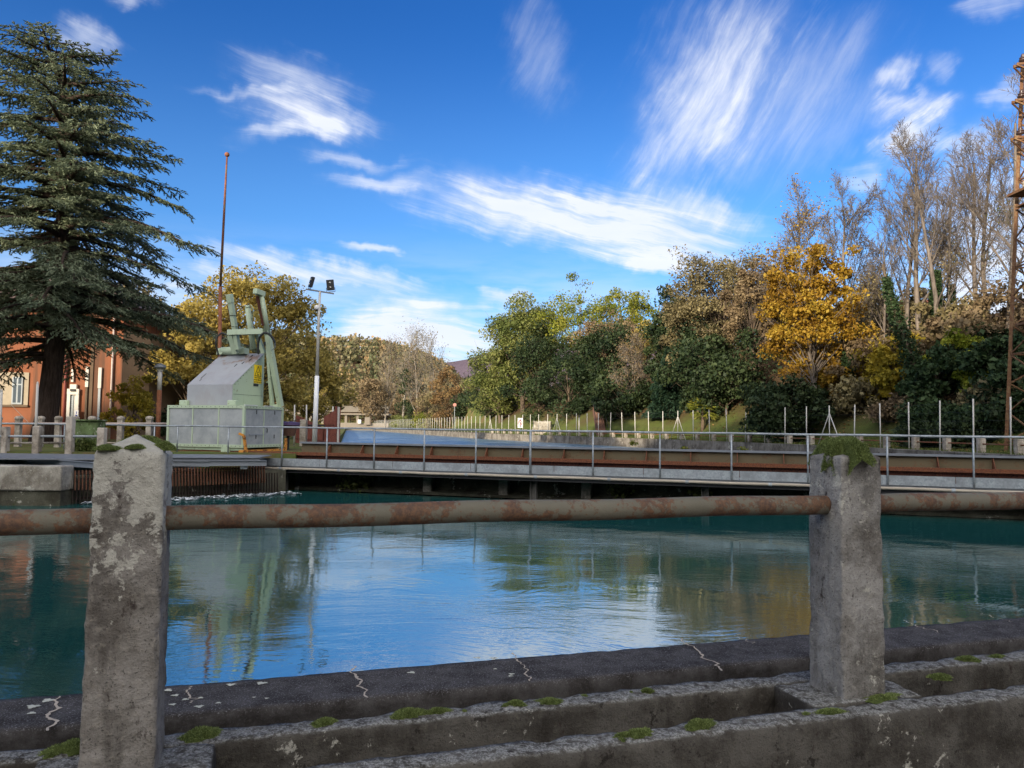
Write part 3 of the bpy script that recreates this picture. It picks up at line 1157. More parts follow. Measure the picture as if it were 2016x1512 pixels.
def cedar():
    random.seed(5)
    base = at(86, 838, 30)
    base.z = 1.0
    t = thing('cedar_tree', base, 'huge dark green cedar with flat drooping tiers standing before the orange building', 'tree')
    H = 16.4
    tp = []
    for i in range(15):
        k = i / 14
        tp.append(Vector((.25 * math.sin(k * 3) + .45 * k * (1 - k) - (.75 * max(0, k - .86) / .14), .1 * math.sin(k * 5), -.2 + k * (H + .2))))
    rad = [.40 * (1 - i / 14) ** .8 + .03 for i in range(15)]
    rad[0] = .55
    o = MB().tube(tp, rad, 14).build('trunk', 'cedar_bark', None, True)
    o.parent = t
    prof_h = [2.6, 3.4, 4.4, 5.6, 7.2, 8.6, 10.2, 11.5, 12.8, 14.0, 15.2, 16.0, 16.4]
    prof_r = [5.3, 5.6, 5.7, 5.4, 5.9, 6.0, 5.0, 4.5, 3.9, 3.2, 2.4, 1.3, .5]
    segs = []
    C, AX, SZ = [], [], []
    nb = 150

    def twig(p, d, L, fine=True):
        """foliage spray: needles along a drooping twig"""
        n = max(3, int(L / .021))
        for i in range(n):
            s = (i + random.random()) / n
            q = p + d * (L * s) + Vector((0, 0, -.10 * L * s * s))
            a = d + Vector((random.gauss(0, .5), random.gauss(0, .5), random.gauss(.0, .35)))
            C.append((q.x, q.y, q.z))
            AX.append((a.x, a.y, a.z))
            SZ.append(random.uniform(.12, .25))

    extra = [(5.0, -0.02, 8.2, .36)]
    todo = []
    for k in range(nb):
        h = 4.3 + (H - 4.35) * ((k + .5 * random.random()) / nb) ** 1.02
        az = k * 2.39996 + random.gauss(0, .25)
        Lb = float(np.interp(h, prof_h, prof_r)) * random.choice([1.06, .98, .80, .62, .92, .70])
        todo.append((h, az, Lb, .16 if h > 8 else .06))
    todo += extra + [(3.5, 3.3, 4.6, .02), (3.9, 2.7, 4.8, .03), (3.3, 4.1, 3.8, .0), (4.0, 3.7, 4.6, .02)]
    for (h, az, Lb, rise) in todo:
        f = min(max((h + .2) / (H + .2), 0), .999) * 14
        i = int(f)
        p = tp[i].lerp(tp[i + 1], f - i)
        d = Vector((math.cos(az), math.sin(az), rise + random.gauss(0, .04))).normalized()
        n = max(4, int(Lb / .45))
        pts = [p.copy()]
        dd = d.copy()
        r0 = .028 * Lb ** .9 + .01
        for j in range(n):
            s = j / n
            dd = (dd + Vector((random.gauss(0, .05), random.gauss(0, .05), (-.055 if s < .75 else .045) + random.gauss(0, .02)))).normalized()
            q = pts[-1] + dd * (Lb / n)
            segs.append((pts[-1], q, r0 * (1 - s) + .008, r0 * (1 - s - 1 / n) + .008))
            pts.append(q)
        step = .17
        m = int(Lb / step)
        for j in range(m):
            s = (j + .6) / m
            if s < .14:
                continue
            ff = s * n
            a = int(min(ff, n - .001))
            q = pts[a].lerp(pts[a + 1], ff - a)
            fw = (pts[a + 1] - pts[a]).normalized()
            sd = fw.cross(Vector((0, 0, 1))).normalized()
            L2 = (.19 * Lb + .22) * (1.15 - .75 * s) * random.uniform(.55, 1.2) + .12
            sg = 1 if j % 2 else -1
            d2 = (fw * random.uniform(.55, .95) + sd * sg * random.uniform(.6, 1) + Vector((0, 0, random.gauss(.0, .10)))).normalized()
            n2 = max(2, int(L2 / .12))
            pp = q.copy()
            segs.append((q, q + d2 * L2 * .9 + Vector((0, 0, -.12 * L2)), .012, .004))
            for b in range(n2):
                s2 = (b + .5) / n2
                qq = q + d2 * (L2 * s2) + Vector((0, 0, -.18 * L2 * s2 * s2))
                sd2 = d2.cross(Vector((0, 0, 1))).normalized() * (1 if b % 2 else -1)
                d3 = (d2 * .75 + sd2 * random.uniform(.3, .8) + Vector((0, 0, random.gauss(-.22, .14)))).normalized()
                twig(qq, d3, random.uniform(.18, .38) * (1.1 - .4 * s2))
            twig(q + d2 * L2 * .85, (d2 + Vector((0, 0, -.15))).normalized(), .25)
    o = link('branches', seg_mesh('branches', segs, 5), 'cedar_bark')
    o.parent = t
    C, AX, SZ = np.array(C), np.array(AX), np.array(SZ)
    # skip the foliage of the far, unseen outer left side
    tint = np.clip(.45 + .2 * RNG.normal(size=len(C)) + .14 * np.sin(C[:, 0] * 2.1 + C[:, 2] * 1.3), 0, 1)
    nrm = np.tile(np.array([[0, 0, 1.]]), (len(C), 1)) + .5 * RNG.normal(size=C.shape)
    o = link('crown', leaves('crown', C, SZ, tint, .24, AX, nrm, .03), 'lf_cedar')
    o.parent = t
    return t


cedar()


def P_(px, py, Y):
    """tree foot on the far bank: the pixel column gives the direction, Y the distance"""
    p = at(px, py, Y)
    p.z = bank_at(p.x, p.y) - .05
    return p


def tall(px, top, Y):
    """height of a tree on the far bank whose tip is seen at (px, top)"""
    b = P_(px, 800, Y)
    return at(px, top, Y).z - b.z


def yfence(px, d):
    """distance along the pixel column at which it is d metres beyond the wire fence"""
    r_ = ray(px, 820)
    u = r_.x / r_.y
    lo, hi = 20.0, 200.0
    for _ in range(40):
        m = (lo + hi) / 2
        i = int(np.hypot(LA[:, 0] - u * m, LA[:, 1] - m).argmin())
        a, b = LA[max(i - 1, 0)], LA[min(i + 1, len(LA) - 1)]
        t = (b - a) / np.hypot(*(b - a))
        dd = (u * m - LA[i][0]) * t[1] - (m - LA[i][1]) * t[0]
        if dd > d:
            hi = m
        else:
            lo = m
    return hi


def YK(px, Y, d):
    """distance, and the factor by which sizes grow with it"""
    y = max(Y, yfence(px, d))
    return y, y / Y


def PG(px, py, dmin=3.2):
    """the point of the far bank slope that shows at pixel (px, py)"""
    y = yfence(px, dmin)
    for _ in range(400):
        p = at(px, py, y)
        g_ = bank_at(p.x, p.y)
        if p.z <= g_ or y > 75:
            break
        y += .12
    return Vector((p.x, p.y, g_ - .05))


def slope_bare(px, py, top, key, rz, label, m='bark_grey', leaf=None, nl=0, ls=.14, lz=(0, 99), ivy=0, **kw):
    b = PG(px, py)
    Hk = {'tall': 14.5, 'tall2': 14.0, 'mid': 12.5, 'bush': 6.6}[key]
    sc = (at(px, top, b.y).z - b.z) / (Hk * 1.02)
    return bare_tree(b, key, rz, sc, label, m, leaf, nl, ls, lz, ivy / sc if ivy else 0, **kw)


def right_trees():
    G = 'trees on the far bank'
    px2m = lambda w, Y: w / FOC * Y
    # big green tree, left end
    Y = yfence(1030, 6)
    b = P_(1030, 800, Y)
    zc = (at(1030, 592, Y).z - b.z)
    leafy_tree(b, 0, (0, 0, zc * .58, 4.6, 4.2, zc * .44), 110, 34000, 'lf_green', .27, 'big green leafy tree at the left end of the far bank wood', seed=11, trunk_r=.35, csize=.24)
    Y = yfence(985, 4.5)
    b = P_(985, 800, Y)
    zc = (at(985, 665, Y).z - b.z)
    leafy_tree(b, 0, (0, 0, zc * .54, 3.7, 3.2, zc * .5), 60, 22000, 'lf_green', .24, 'lower green leafy tree hanging over the left end of the far bank fence', seed=12, trunk_r=.25, csize=.28)
    # dark evergreens below it
    for (px, yb, Yd, rx, rz, sd, lab) in [(965, 800, 82, 3.0, 2.6, 13, 'dark evergreen bush at the foot of the big green tree'),
                                           (1060, 790, 70, 3.0, 4.2, 14, 'dark evergreen tree right below the big green tree'),
                                           (1120, 800, 66, 2.6, 3.0, 15, 'dark rounded evergreen just left of the brown steps'),
                                           (1225, 790, 62, 2.2, 2.1, 16, 'low dark laurel bush just right of the brown steps'),
                                           (1375, 780, 62, 3.0, 3.4, 17, 'dark evergreen clump behind the little palm'),
                                           (1430, 790, 56, 3.0, 3.0, 18, 'dark green shrub under the tall olive brown tree')]:
        Yd, k = YK(px, Yd, 3.4 + rx * .6)
        rx, rz = rx * k, rz * k
        b = P_(px, yb, Yd)
        leafy_tree(b, 0, (0, 0, rz * .95, rx, rx, rz), 42, 11000, 'lf_dark', .24, lab, 'evergreen_bush', seed=sd, trunk_r=.14, csize=.3, cat='bush' if 'bush' in lab or 'shrub' in lab or 'clump' in lab else 'tree')
    # pale poplar-like trees behind
    for (px, top, Yd, rx, sd, lab, lf) in [(1140, 568, 92, 4.6, 21, 'tall thin leaved yellow green tree rising behind the big green tree', 'lf_lime'),
                                            (1225, 572, 96, 3.8, 22, 'pale yellow green tree with bare lower branches behind the dark evergreens', 'lf_lime'),
                                            (1195, 630, 86, 3.6, 23, 'pale brown half bare tree between the yellow green ones', 'lf_brown'),
                                            (1275, 640, 84, 2.6, 24, 'small ochre tree at the gap left of the tallest dark evergreen', 'lf_yellow')]:
        Yd, k = YK(px, Yd, 9)
        rx *= k
        b = P_(px, 780, Yd)
        Ht = at(px, top, Yd).z - b.z
        leafy_tree(b, 0, (0, 0, Ht * .66, rx, rx, Ht * .36), 80, 10000, lf, .24, lab, seed=sd, trunk_r=.22, m='bark_pale', csize=.2, shell=.35)
    # dark tall evergreens
    for (px, top, Yd, rx, sd, lab) in [(1195, 640, 72, 2.4, 31, 'rounded dark evergreen tree above the brown steps'),
                                       (1318, 588, 68, 2.2, 32, 'tallest dark evergreen tree, left of the olive brown crown')]:
        Yd, k = YK(px, Yd, 6)
        rx *= k
        b = P_(px, 790, Yd)
        Ht = at(px, top, Yd).z - b.z
        leafy_tree(b, 0, (0, 0, Ht * .54, rx, rx, Ht * .47), 70, 16000, 'lf_dark', .24, lab, 'evergreen_tree', seed=sd, trunk_r=.25, csize=.28)
    Yc = yfence(1315, 5)
    b = P_(1315, 800, Yc)
    cone_tree(b, at(1315, 688, Yc).z - b.z, 2.0, 14000, 'lf_pine', .3, 'dark blue green conical conifer behind the braced fence post', 33)
    # greyish bare bush tree
    b = P_(1250, 780, yfence(1250, 5.5))
    bare_tree(b, 'bush', 1.0, 1.0, 'grey brown bare spreading tree between the dark evergreens', 'bark_pale', 'lf_brown', 2200, .16,
              H=6.6, r=.14, spread=.75, levels=3, seed=41, first=.12, dens=1.5)
    # large olive-brown tree, rather thinly leaved
    b = P_(1420, 770, 63)
    Ht = at(1420, 475, 63).z - b.z
    leafy_tree(b, 0, (-.2, 0, Ht * .56, 4.3, 3.8, Ht * .44), 150, 26000, 'lf_olive', .18, 'large olive brown thinning tree left of the orange one', seed=51, trunk_r=.3, csize=.19, shell=.4)
    b = P_(1370, 770, 66)
    Ht = at(1370, 560, 66).z - b.z
    leafy_tree(b, 0, (0, 0, Ht * .55, 3.0, 3.0, Ht * .42), 70, 12000, 'lf_olive', .2, 'olive brown tree overhanging the dark conifer', seed=52, trunk_r=.22, csize=.22)
    b = P_(1490, 780, 58)
    Ht = at(1490, 500, 58).z - b.z
    leafy_tree(b, 0, (-.4, 0, Ht * .6, 2.2, 2.2, Ht * .36), 50, 9000, 'lf_brown', .2, 'brown leaved tree squeezed against the left of the orange one', seed=53, trunk_r=.2, csize=.22)
    # orange tree
    b = P_(1610, 800, 48)
    Ht = at(1600, 490, 48).z - b.z
    leafy_tree(b, 0, (-.4, 0, Ht * .62, 2.9, 2.9, Ht * .40), 150, 24000, 'lf_orange', .17, 'bright orange yellow autumn tree in the middle of the wood', seed=61, trunk_r=.22, csize=.165, m='bark_grey')
    kmid = dict(H=12.5, r=.15, spread=.5, levels=4, seed=71, first=.35, dens=1.1)
    slope_bare(1580, 770, 415, 'mid', 2.0, 'slim tree with bare top rising out of the orange crown', 'bark_grey', 'lf_orange', 1500, .17, (5, 99), **kmid)
    slope_bare(1672, 790, 402, 'mid', .6, 'slender bare tree with an ivy wrapped lower trunk right of the orange tree', 'bark_grey', 'lf_olive', 700, .14, (6, 99), ivy=4.6)
    # bush below orange tree
    b = P_(1545, 800, 46)
    leafy_tree(b, 0, (0, 0, 1.9, 2.2, 2.0, 1.9), 40, 12000, 'lf_dark', .2, 'dark green bush under the left of the orange tree', 'evergreen_bush', seed=62, trunk_r=.1, csize=.3, cat='bush')
    # tall bare trees
    key = dict(H=14.5, r=.2, spread=.52, levels=4, seed=81, first=.2, dens=1.08)
    slope_bare(1815, 720, 282, 'tall', .3, 'tallest bare tree in front, right of the slender ivy tree', 'bark_grey', **key)
    key2 = dict(H=14.0, r=.19, spread=.5, levels=4, seed=82, first=.22, dens=1.08, up=.07)
    slope_bare(1845, 740, 330, 'tall2', 1.3, 'bare tree with thick dark ivy up its trunk', 'bark_grey', ivy=6.0, **key2)
    slope_bare(1785, 700, 345, 'tall2', 4.0, 'bare grey tree leaning close behind the tallest one', 'bark_pale')
    slope_bare(1918, 680, 300, 'tall', 2.2, 'bare tree with dark stem left of the pylon', 'bark_brown', 'lf_olive', 900, .16, (2, 7))
    slope_bare(1985, 680, 215, 'tall2', 2.9, 'very tall bare tree directly behind the rusty pylon', 'bark_grey')
    slope_bare(1945, 665, 270, 'tall2', 5.1, 'pale bare tree on the hill crest behind the dark stemmed one', 'bark_pale', 'lf_lime', 500, .16, (4, 9))
    slope_bare(1740, 750, 470, 'mid', 3.6, 'low bare tree between the slender one and the tallest one', 'bark_brown', 'lf_olive', 700, .16, (0, 9))
    slope_bare(2045, 720, 260, 'tall', 5.2, 'bare tree at the right edge beyond the pylon', 'bark_grey')
    slope_bare(1875, 690, 380, 'tall', 1.0, 'bare tree with slim crown just right of the ivy clad trunk', 'bark_grey', ivy=4.0)
    slope_bare(1715, 720, 540, 'bush', 2.2, 'grey bare spreading tree behind the slender ivy tree', 'bark_pale', 'lf_olive', 1500, .16)
    # leaning ivy stem
    YI = PG(1828, 800).y
    lt = thing('ivy_trunk', PG(1828, 800), 'leaning tree stem smothered in dark ivy on the slope', 'tree', G)
    l0 = lt.location
    pts = [at(1828, 803, YI), at(1800, 720, YI + .3), at(1770, 640, YI + .6), at(1748, 570, YI + 1), at(1738, 520, YI + 1)]
    MB().tube(pts, [.2, .17, .14, .1, .05], 8).build('trunk', 'bark_brown', lt, True)
    cc = []
    for i in range(4200):
        f = RNG.random() ** 1.2 * 3.4
        k = int(f)
        p = pts[k].lerp(pts[k + 1], f - k)
        w = np.interp(f, [0, 1.5, 3.4], [.75, .42, .16])
        cc.append((p.x + RNG.normal() * w * .55, p.y + RNG.normal() * w * .55, p.z + RNG.normal() * .15))
    link('ivy', leaves('ivy', np.array(cc), RNG.uniform(.12, .24, 4200), RNG.random(4200)), 'lf_ivy', lt)
    # yellow understorey and hedges
    for (px, yb, Yd, rx, rz, n, lf, sd, lab, nm) in [
        (1730, 778, 44, 1.5, 1.9, 3800, 'lf_gold', 91, 'yellow leaved sapling thicket right of the slender ivy tree', 'sapling_bush'),
        (1775, 772, 45, 1.5, 1.9, 3000, 'lf_gold', 92, 'sparse golden bush left of the leaning ivy stem', 'sapling_bush'),
        (1888, 755, 43, 1.4, 1.7, 3600, 'lf_limeb', 93, 'yellow green bush between the ivy trunks and the pylon', 'sapling_bush'),
        (1928, 775, 40, 1.0, 1.0, 2400, 'lf_limeb', 94, 'small bright lime bush low beside the pylon', 'sapling_bush'),
        (1935, 720, 46, 1.6, 1.3, 3600, 'lf_ivy', 95, 'dark ivy covered thicket left of the pylon', 'evergreen_bush'),
        (1690, 800, 43, 1.6, 1.1, 4000, 'lf_olive', 96, 'low brownish brush at the foot of the slender ivy tree', 'sapling_bush'),
        (1600, 806, 43, 1.6, 1.0, 5000, 'lf_dark', 97, 'low dark bush at the foot of the orange tree', 'evergreen_bush'),
        (1850, 790, 44, 1.8, 1.6, 5500, 'lf_ivy', 98, 'ivy mound round the feet of the tall bare trees', 'evergreen_bush'),
        (1990, 770, 46, 2.0, 1.7, 5000, 'lf_ivy', 99, 'dark overgrown thicket directly behind the pylon', 'evergreen_bush'),
        (1660, 700, 52, 2.6, 3.2, 5000, 'lf_olive', 100, 'olive undergrowth behind the slender ivy tree', 'sapling_bush'),
        (1975, 805, 40, 1.4, .9, 4000, 'lf_dark', 103, 'dark scrub on the slope beside the pylon foot', 'evergreen_bush'),
        (1700, 770, 47, 2.2, 2.0, 5000, 'lf_brown', 104, 'brown scrub on the slope behind the yellow thicket', 'sapling_bush'),
        (1890, 700, 50, 2.4, 2.2, 5000, 'lf_olive', 105, 'olive scrub high on the slope under the twin stems', 'sapling_bush'),
        (1960, 690, 51, 2.6, 2.0, 5000, 'lf_brown', 106, 'brown scrub high on the slope behind the pylon', 'sapling_bush'),
        (2020, 800, 41, 1.6, 1.2, 5000, 'lf_ivy', 107, 'dark scrub at the right edge beyond the pylon foot', 'evergreen_bush'),
        (1810, 740, 47, 2.2, 2.2, 5000, 'lf_brown', 108, 'brown thicket between the tall bare trunks', 'sapling_bush'),
        (1650, 780, 46, 1.8, 1.6, 5000, 'lf_orange', 109, 'orange leaved scrub between the orange tree and the slender ivy tree', 'sapling_bush'),
        (1780, 660, 53, 3.0, 2.6, 5000, 'lf_olive', 101, 'brown undergrowth on the crest behind the tall bare trees', 'sapling_bush')]:
        b = PG(px, yb + 12)
        rz = min(rz, 1.9)
        leafy_tree(b, 0, (0, 0, rz * .8, rx, rx, rz), 34, n, lf, .22, lab, nm, seed=sd, trunk_r=.06, csize=.24, cat='bush')
    for (px, Yd, rx, sd, lab) in [(1830, 35, 1.5, 111, 'dark clipped looking hedge bush, left one beyond the far bank lawn'), (1900, 34, 1.6, 112, 'dark hedge bush, middle one beyond the far bank lawn'), (1965, 33, 1.4, 113, 'dark hedge bush nearest the pylon foot')]:
        b = P_(px, 850, Yd)
        leafy_tree(b, 0, (0, 0, .6, rx * .85, .8, .55), 34, 5000, 'lf_dark', .15, lab, 'hedge_bush', seed=sd, trunk_r=.04, csize=.3, cat='bush')
    for k, (px, d_, rx, rz, lf, lab) in enumerate([(1850, 4.2, 1.7, 1.1, 'lf_ivy', 'ivy cover on the slope foot right of the slender ivy tree'), (1935, 4.0, 1.6, 1.1, 'lf_ivy', 'low ivy cover directly left of the pylon leg'),
                                                   (1972, 5.0, 1.8, 1.3, 'lf_olive', 'olive cover on the slope just behind the pylon leg'), (2015, 4.4, 1.8, 1.3, 'lf_ivy', 'ivy cover seen through the pylon lattice'), (1795, 4.6, 1.7, 1.1, 'lf_brown', 'brown cover on the slope left of the leaning ivy stem'), (1990, 7.5, 2.2, 1.6, 'lf_dark', 'dark cover high on the slope seen through the pylon')]):
        b = P_(px, 800, yfence(px, d_))
        rz *= .5
        leafy_tree(b, 0, (0, 0, rz * .7, rx, rx, rz), 34, 4000, lf, .17, lab, 'ground_cover_bush', seed=140 + k, trunk_r=.04, csize=.28, cat='bush')
    # background filler trees along the crest
    for (px, top, Yd, rx, lf, sd, lab) in [(1460, 540, 72, 4.0, 'lf_brown', 121, 'brown tree on the crest behind the large olive one'), (1560, 540, 66, 3.2, 'lf_olive', 122, 'olive tree on the crest behind the orange one'),
                                            (1705, 600, 62, 3.0, 'lf_olive', 123, 'olive tree on the crest behind the slender ivy tree'), (1350, 640, 76, 3.4, 'lf_dark', 124, 'dark evergreen on the crest behind the conifer')]:
        b = P_(px, 780, Yd)
        Ht = at(px, top, Yd).z - b.z
        leafy_tree(b, 0, (0, 0, Ht * .5, rx, rx, Ht * .5), 60, 9000, lf, .24, lab, seed=sd, trunk_r=.2, csize=.26)


right_trees()


def palm():
    b = P_(1383, 815, yfence(1383, 3.6))
    t = thing('palm_tree', b, 'small fan palm with drooping yellow green fronds below the dark evergreens', 'tree')
    h = 1.5
    MB().tube([b + Vector((0, 0, -.2)), b + Vector((.03, 0, .7)), b + Vector((0, 0, h))], [.15, .13, .11], 8).build('trunk', 'bark_brown', t, True)
    cen, ax = [], []
    for i in range(34):
        az = i * 2.4
        el = random.uniform(-.5, 1.2)
        d = Vector((math.cos(az) * math.cos(el), math.sin(az) * math.cos(el), math.sin(el)))
        tip = b + Vector((0, 0, h)) + d * .75
        sd = d.cross(Vector((0, 0, 1))).normalized()
        up = sd.cross(d)
        for k in range(11):
            a = (k - 5) / 5 * 1.25
            dd = d * math.cos(a) + sd * math.sin(a) + Vector((0, 0, -.35))
            cen.append(tuple(tip + dd * .3))
            ax.append(tuple(dd))
    n = len(cen)
    link('fronds', leaves('fronds', np.array(cen), np.full(n, .68), RNG.random(n), .11, np.array(ax)), 'lf_lime', t)


palm()


def left_trees():
    G = 'trees beyond the machine'
    b = at(490, 840, 44)
    b.z = 1.0
    leafy_tree(b, 0, (0, 0, 5.4, 4.4, 4.2, 4.5), 190, 36000, 'lf_yellow', .165, 'round yellow green autumn tree behind the green machine', seed=201, trunk_r=.3, csize=.135, group=G, shell=.45)
    b = at(380, 840, 41)
    b.z = 1.0
    leafy_tree(b, 0, (0, 0, 3.4, 2.2, 2.2, 3.2), 50, 12000, 'lf_yellow', .18, 'smaller yellow green tree left of the round one beside the brick wing', seed=202, trunk_r=.2, csize=.24, group=G)
    b = at(615, 845, 52)
    b.z = 1.0
    leafy_tree(b, 0, (0, 0, 3.0, 2.0, 2.0, 2.6), 40, 8000, 'lf_yellow', .18, 'low golden bushy tree behind the floodlight pole', seed=203, trunk_r=.15, csize=.24, group=G)
    b = at(262, 840, 35)
    b.z = 1.0
    leafy_tree(b, 0, (0, 0, 1.3, 1.1, 1.0, 1.3), 40, 4200, 'lf_gold', .14, 'bright yellow bush against the orange building corner', 'yellow_bush', seed=204, trunk_r=.06, csize=.24, group=G, cat='bush')
    b = at(330, 840, 34)
    b.z = 1.0
    leafy_tree(b, 0, (0, 0, .8, .7, .7, .8), 24, 2600, 'lf_dark', .13, 'dark green bush behind the lamp post', 'evergreen_bush', seed=205, trunk_r=.04, csize=.3, group=G, cat='bush')
    # greenery behind building
    b = at(240, 840, 56)
    b.z = 1.0
    leafy_tree(b, 0, (0, 0, 6, 4.0, 4.0, 5), 60, 9000, 'lf_olive', .25, 'olive tree rising behind the orange building', seed=206, trunk_r=.2, csize=.24, group=G)
    # trees along the far canal bank, middle distance
    C_ = 'trees at the canal bend'
    for (px, top, Y, key, rz, sc, m, lf, nl, lab) in [
        (758, 690, 120, 'bend', .2, None, 'bark_pale', 'lf_brown', 2200, 'leftmost pale bare tree at the canal bend'),
        (792, 664, 122, 'bend', 1.9, None, 'bark_pale', 'lf_olive', 1000, 'tallest bare tree at the canal bend'),
        (822, 690, 125, 'bend', 3.3, None, 'bark_grey', 'lf_brown', 1500, 'bare tree in the middle of the canal bend group'),
        (862, 676, 126, 'bend', 4.4, None, 'bark_grey', 'lf_olive', 900, 'bare feathery tree right of the tallest at the bend')]:
        Y = max(Y, yfence(px, 4))
        b = at(px, 820, Y)
        b.z = 1.2
        Ht = at(px, top, Y).z - 1.2
        bare_tree(b, key, rz, Ht / 13.0, lab, m, lf, nl, .30, group=C_, lspread=.6, H=13.0, r=.16, levels=3, seed=301, first=.2, dens=1.3)
    for (px, top, Y, rx, lf, n, sd, lab) in [(812, 708, 128, 2.6, 'lf_dark', 6000, 302, 'dark evergreen amid the bare trees at the bend'),
                                             (885, 715, 130, 3.0, 'lf_rust', 4500, 303, 'orange brown tree right of the bend group'),
                                             (868, 745, 118, 2.8, 'lf_olive', 5000, 304, 'olive leaved tree in front of the bend group'),
                                             (730, 745, 135, 3.4, 'lf_brown', 5000, 305, 'brown bushy tree left of the bend group'),
                                             (690, 752, 235, 6.0, 'lf_olive', 5000, 306, 'pale olive tree behind the road bridge'),
                                             (640, 745, 240, 6.0, 'lf_yellow', 5000, 307, 'yellowish tree behind the left end of the road bridge'),
                                             (760, 755, 240, 6.0, 'lf_brown', 5000, 308, 'brownish tree behind the right end of the road bridge'),
                                             (840, 770, 112, 2.2, 'lf_brown', 4000, 309, 'low brown tree beside the canal path'),
                                             (925, 770, 125, 3.0, 'lf_dark', 5000, 310, 'dark low tree just left of the big green one')]:
        Y0 = Y
        Y = max(Y, yfence(px, 3.5)) if Y < 200 else Y
        rx *= Y / Y0
        b = at(px, 825, Y)
        b.z = 1.2 if Y < 200 else 2.2
        Ht = at(px, top, Y).z - b.z
        leafy_tree(b, 0, (0, 0, Ht * .55, rx, rx, Ht * .45), 40, n, lf, .3 if Y < 200 else .5, lab, seed=sd, trunk_r=.18, csize=.27, group=C_)
    for (px, yb, Y, rx, rz, lf, sd, lab) in [(790, 832, 112, 2.2, 1.0, 'lf_green', 311, 'low green bush behind the far end of the wire fence'), (845, 830, 108, 2.6, 1.1, 'lf_lime', 312, 'yellow green bush behind the far wire fence'),
                                             (800, 838, 100, 1.6, .7, 'lf_green', 313, 'smaller green bush nearer the far wire fence')]:
        Y0 = Y
        Y = max(Y, yfence(px, 2.2))
        rx, rz = rx * Y / Y0, rz * Y / Y0
        b = at(px, yb, Y)
        b.z = 1.1
        leafy_tree(b, 0, (0, 0, rz, rx, rx, rz), 26, 3500, lf, .2, lab, 'low_bush', seed=sd, trunk_r=.05, csize=.3, group=C_, cat='bush')


left_trees()


# ================================================================== foreground
def rough(o, cuts, amp, sc, seed=0, keep=None):
    """subdivide and roughen a mesh so its edges are worn"""
    bm = bmesh.new()
    bm.from_mesh(o.data)
    bmesh.ops.subdivide_edges(bm, edges=bm.edges[:], cuts=cuts, use_grid_fill=True)
    bm.normal_update()
    nor = {v: v.normal.copy() for v in bm.verts}
    for v in bm.verts:
        p = v.co * sc + Vector((seed, seed * 2, 0))
        d = mnoise.fractal(p, .7, 2.2, 5) * amp
        v.co += nor[v] * d
    bm.to_mesh(o.data)
    bm.free()


def grid_box(c, rx, size, seg):
    """box made of a fine grid: axes rx (x dir), z up"""
    hx, hy, hz = size[0] / 2, size[1] / 2, size[2] / 2
    ex = Vector(rx).normalized()
    ey = Vector((-ex.y, ex.x, 0))
    bm = bmesh.new()
    nx, ny, nz = [max(1, int(round(s / seg))) for s in size]
    vm = {}

    def V(i, j, k):
        if (i, j, k) not in vm:
            vm[(i, j, k)] = bm.verts.new(Vector(c) + ex * (hx * (2 * i / nx - 1)) + ey * (hy * (2 * j / ny - 1)) + Vector((0, 0, hz * (2 * k / nz - 1))))
        return vm[(i, j, k)]
    for i in range(nx):
        for j in range(ny):
            bm.faces.new((V(i, j, nz), V(i + 1, j, nz), V(i + 1, j + 1, nz), V(i, j + 1, nz)))
            bm.faces.new((V(i, j, 0), V(i, j + 1, 0), V(i + 1, j + 1, 0), V(i + 1, j, 0)))
        for k in range(nz):
            bm.faces.new((V(i, 0, k), V(i + 1, 0, k), V(i + 1, 0, k + 1), V(i, 0, k + 1)))
            bm.faces.new((V(i, ny, k), V(i, ny, k + 1), V(i + 1, ny, k + 1), V(i + 1, ny, k)))
    for j in range(ny):
        for k in range(nz):
            bm.faces.new((V(0, j, k), V(0, j, k + 1), V(0, j + 1, k + 1), V(0, j + 1, k)))
            bm.faces.new((V(nx, j, k), V(nx, j + 1, k), V(nx, j + 1, k + 1), V(nx, j, k + 1)))
    return bm, (ex, ey, Vector(c), hx, hy, hz)


def worn_block(name, c, rx, size, seg, m, parent, round_=.012, amp=.006, sc=14, taper=0.0, top=0.0, chips=0.0, seed=0):
    bm, (ex, ey, cc, hx, hy, hz) = grid_box(c, rx, size, seg)
    for v in bm.verts:
        q = v.co - cc
        x, y, z = q.dot(ex), q.dot(ey), q.z
        # round the edges
        ix, iy, iz = max(-(hx - round_), min(hx - round_, x)), max(-(hy - round_), min(hy - round_, y)), max(-(hz - round_), min(hz - round_, z))
        d = Vector((x - ix, y - iy, z - iz))
        e = sum(1 for a, h in ((x, hx), (y, hy), (z, hz)) if abs(a) > h - round_ * 1.01)
        if d.length > 1e-6:
            d = d.normalized() * round_
        x, y, z = ix + d.x, iy + d.y, iz + d.z
        k = 1 - taper * (z / hz * .5 + .5)
        x, y = x * k, y * k
        if top and z > hz - round_ * 1.5:
            z += top * max(0, 1 - max(abs(x) / hx, abs(y) / hy)) + 0
        p = Vector((x, y, z)) + cc
        n = mnoise.fractal(p * sc + Vector((seed, 0, seed)), .6, 2.1, 4)
        w = amp * n
        if chips and e >= 2:
            w -= chips * max(0, mnoise.noise(p * 9 + Vector((seed * 3, 1, 2))) + .05)
        out = Vector((x / hx if abs(x) > hx * .85 else 0, y / hy if abs(y) > hy * .85 else 0, z / hz if abs(z) > hz - round_ * 1.5 else 0))
        if out.length > 0:
            out.normalize()
        x, y, z = x + out.x * w, y + out.y * w, z + out.z * w
        v.co = cc + ex * x + ey * y + Vector((0, 0, z))
    me = bpy.data.meshes.new(name)
    bm.to_mesh(me)
    bm.free()
    return link(name, me, m, parent, True)


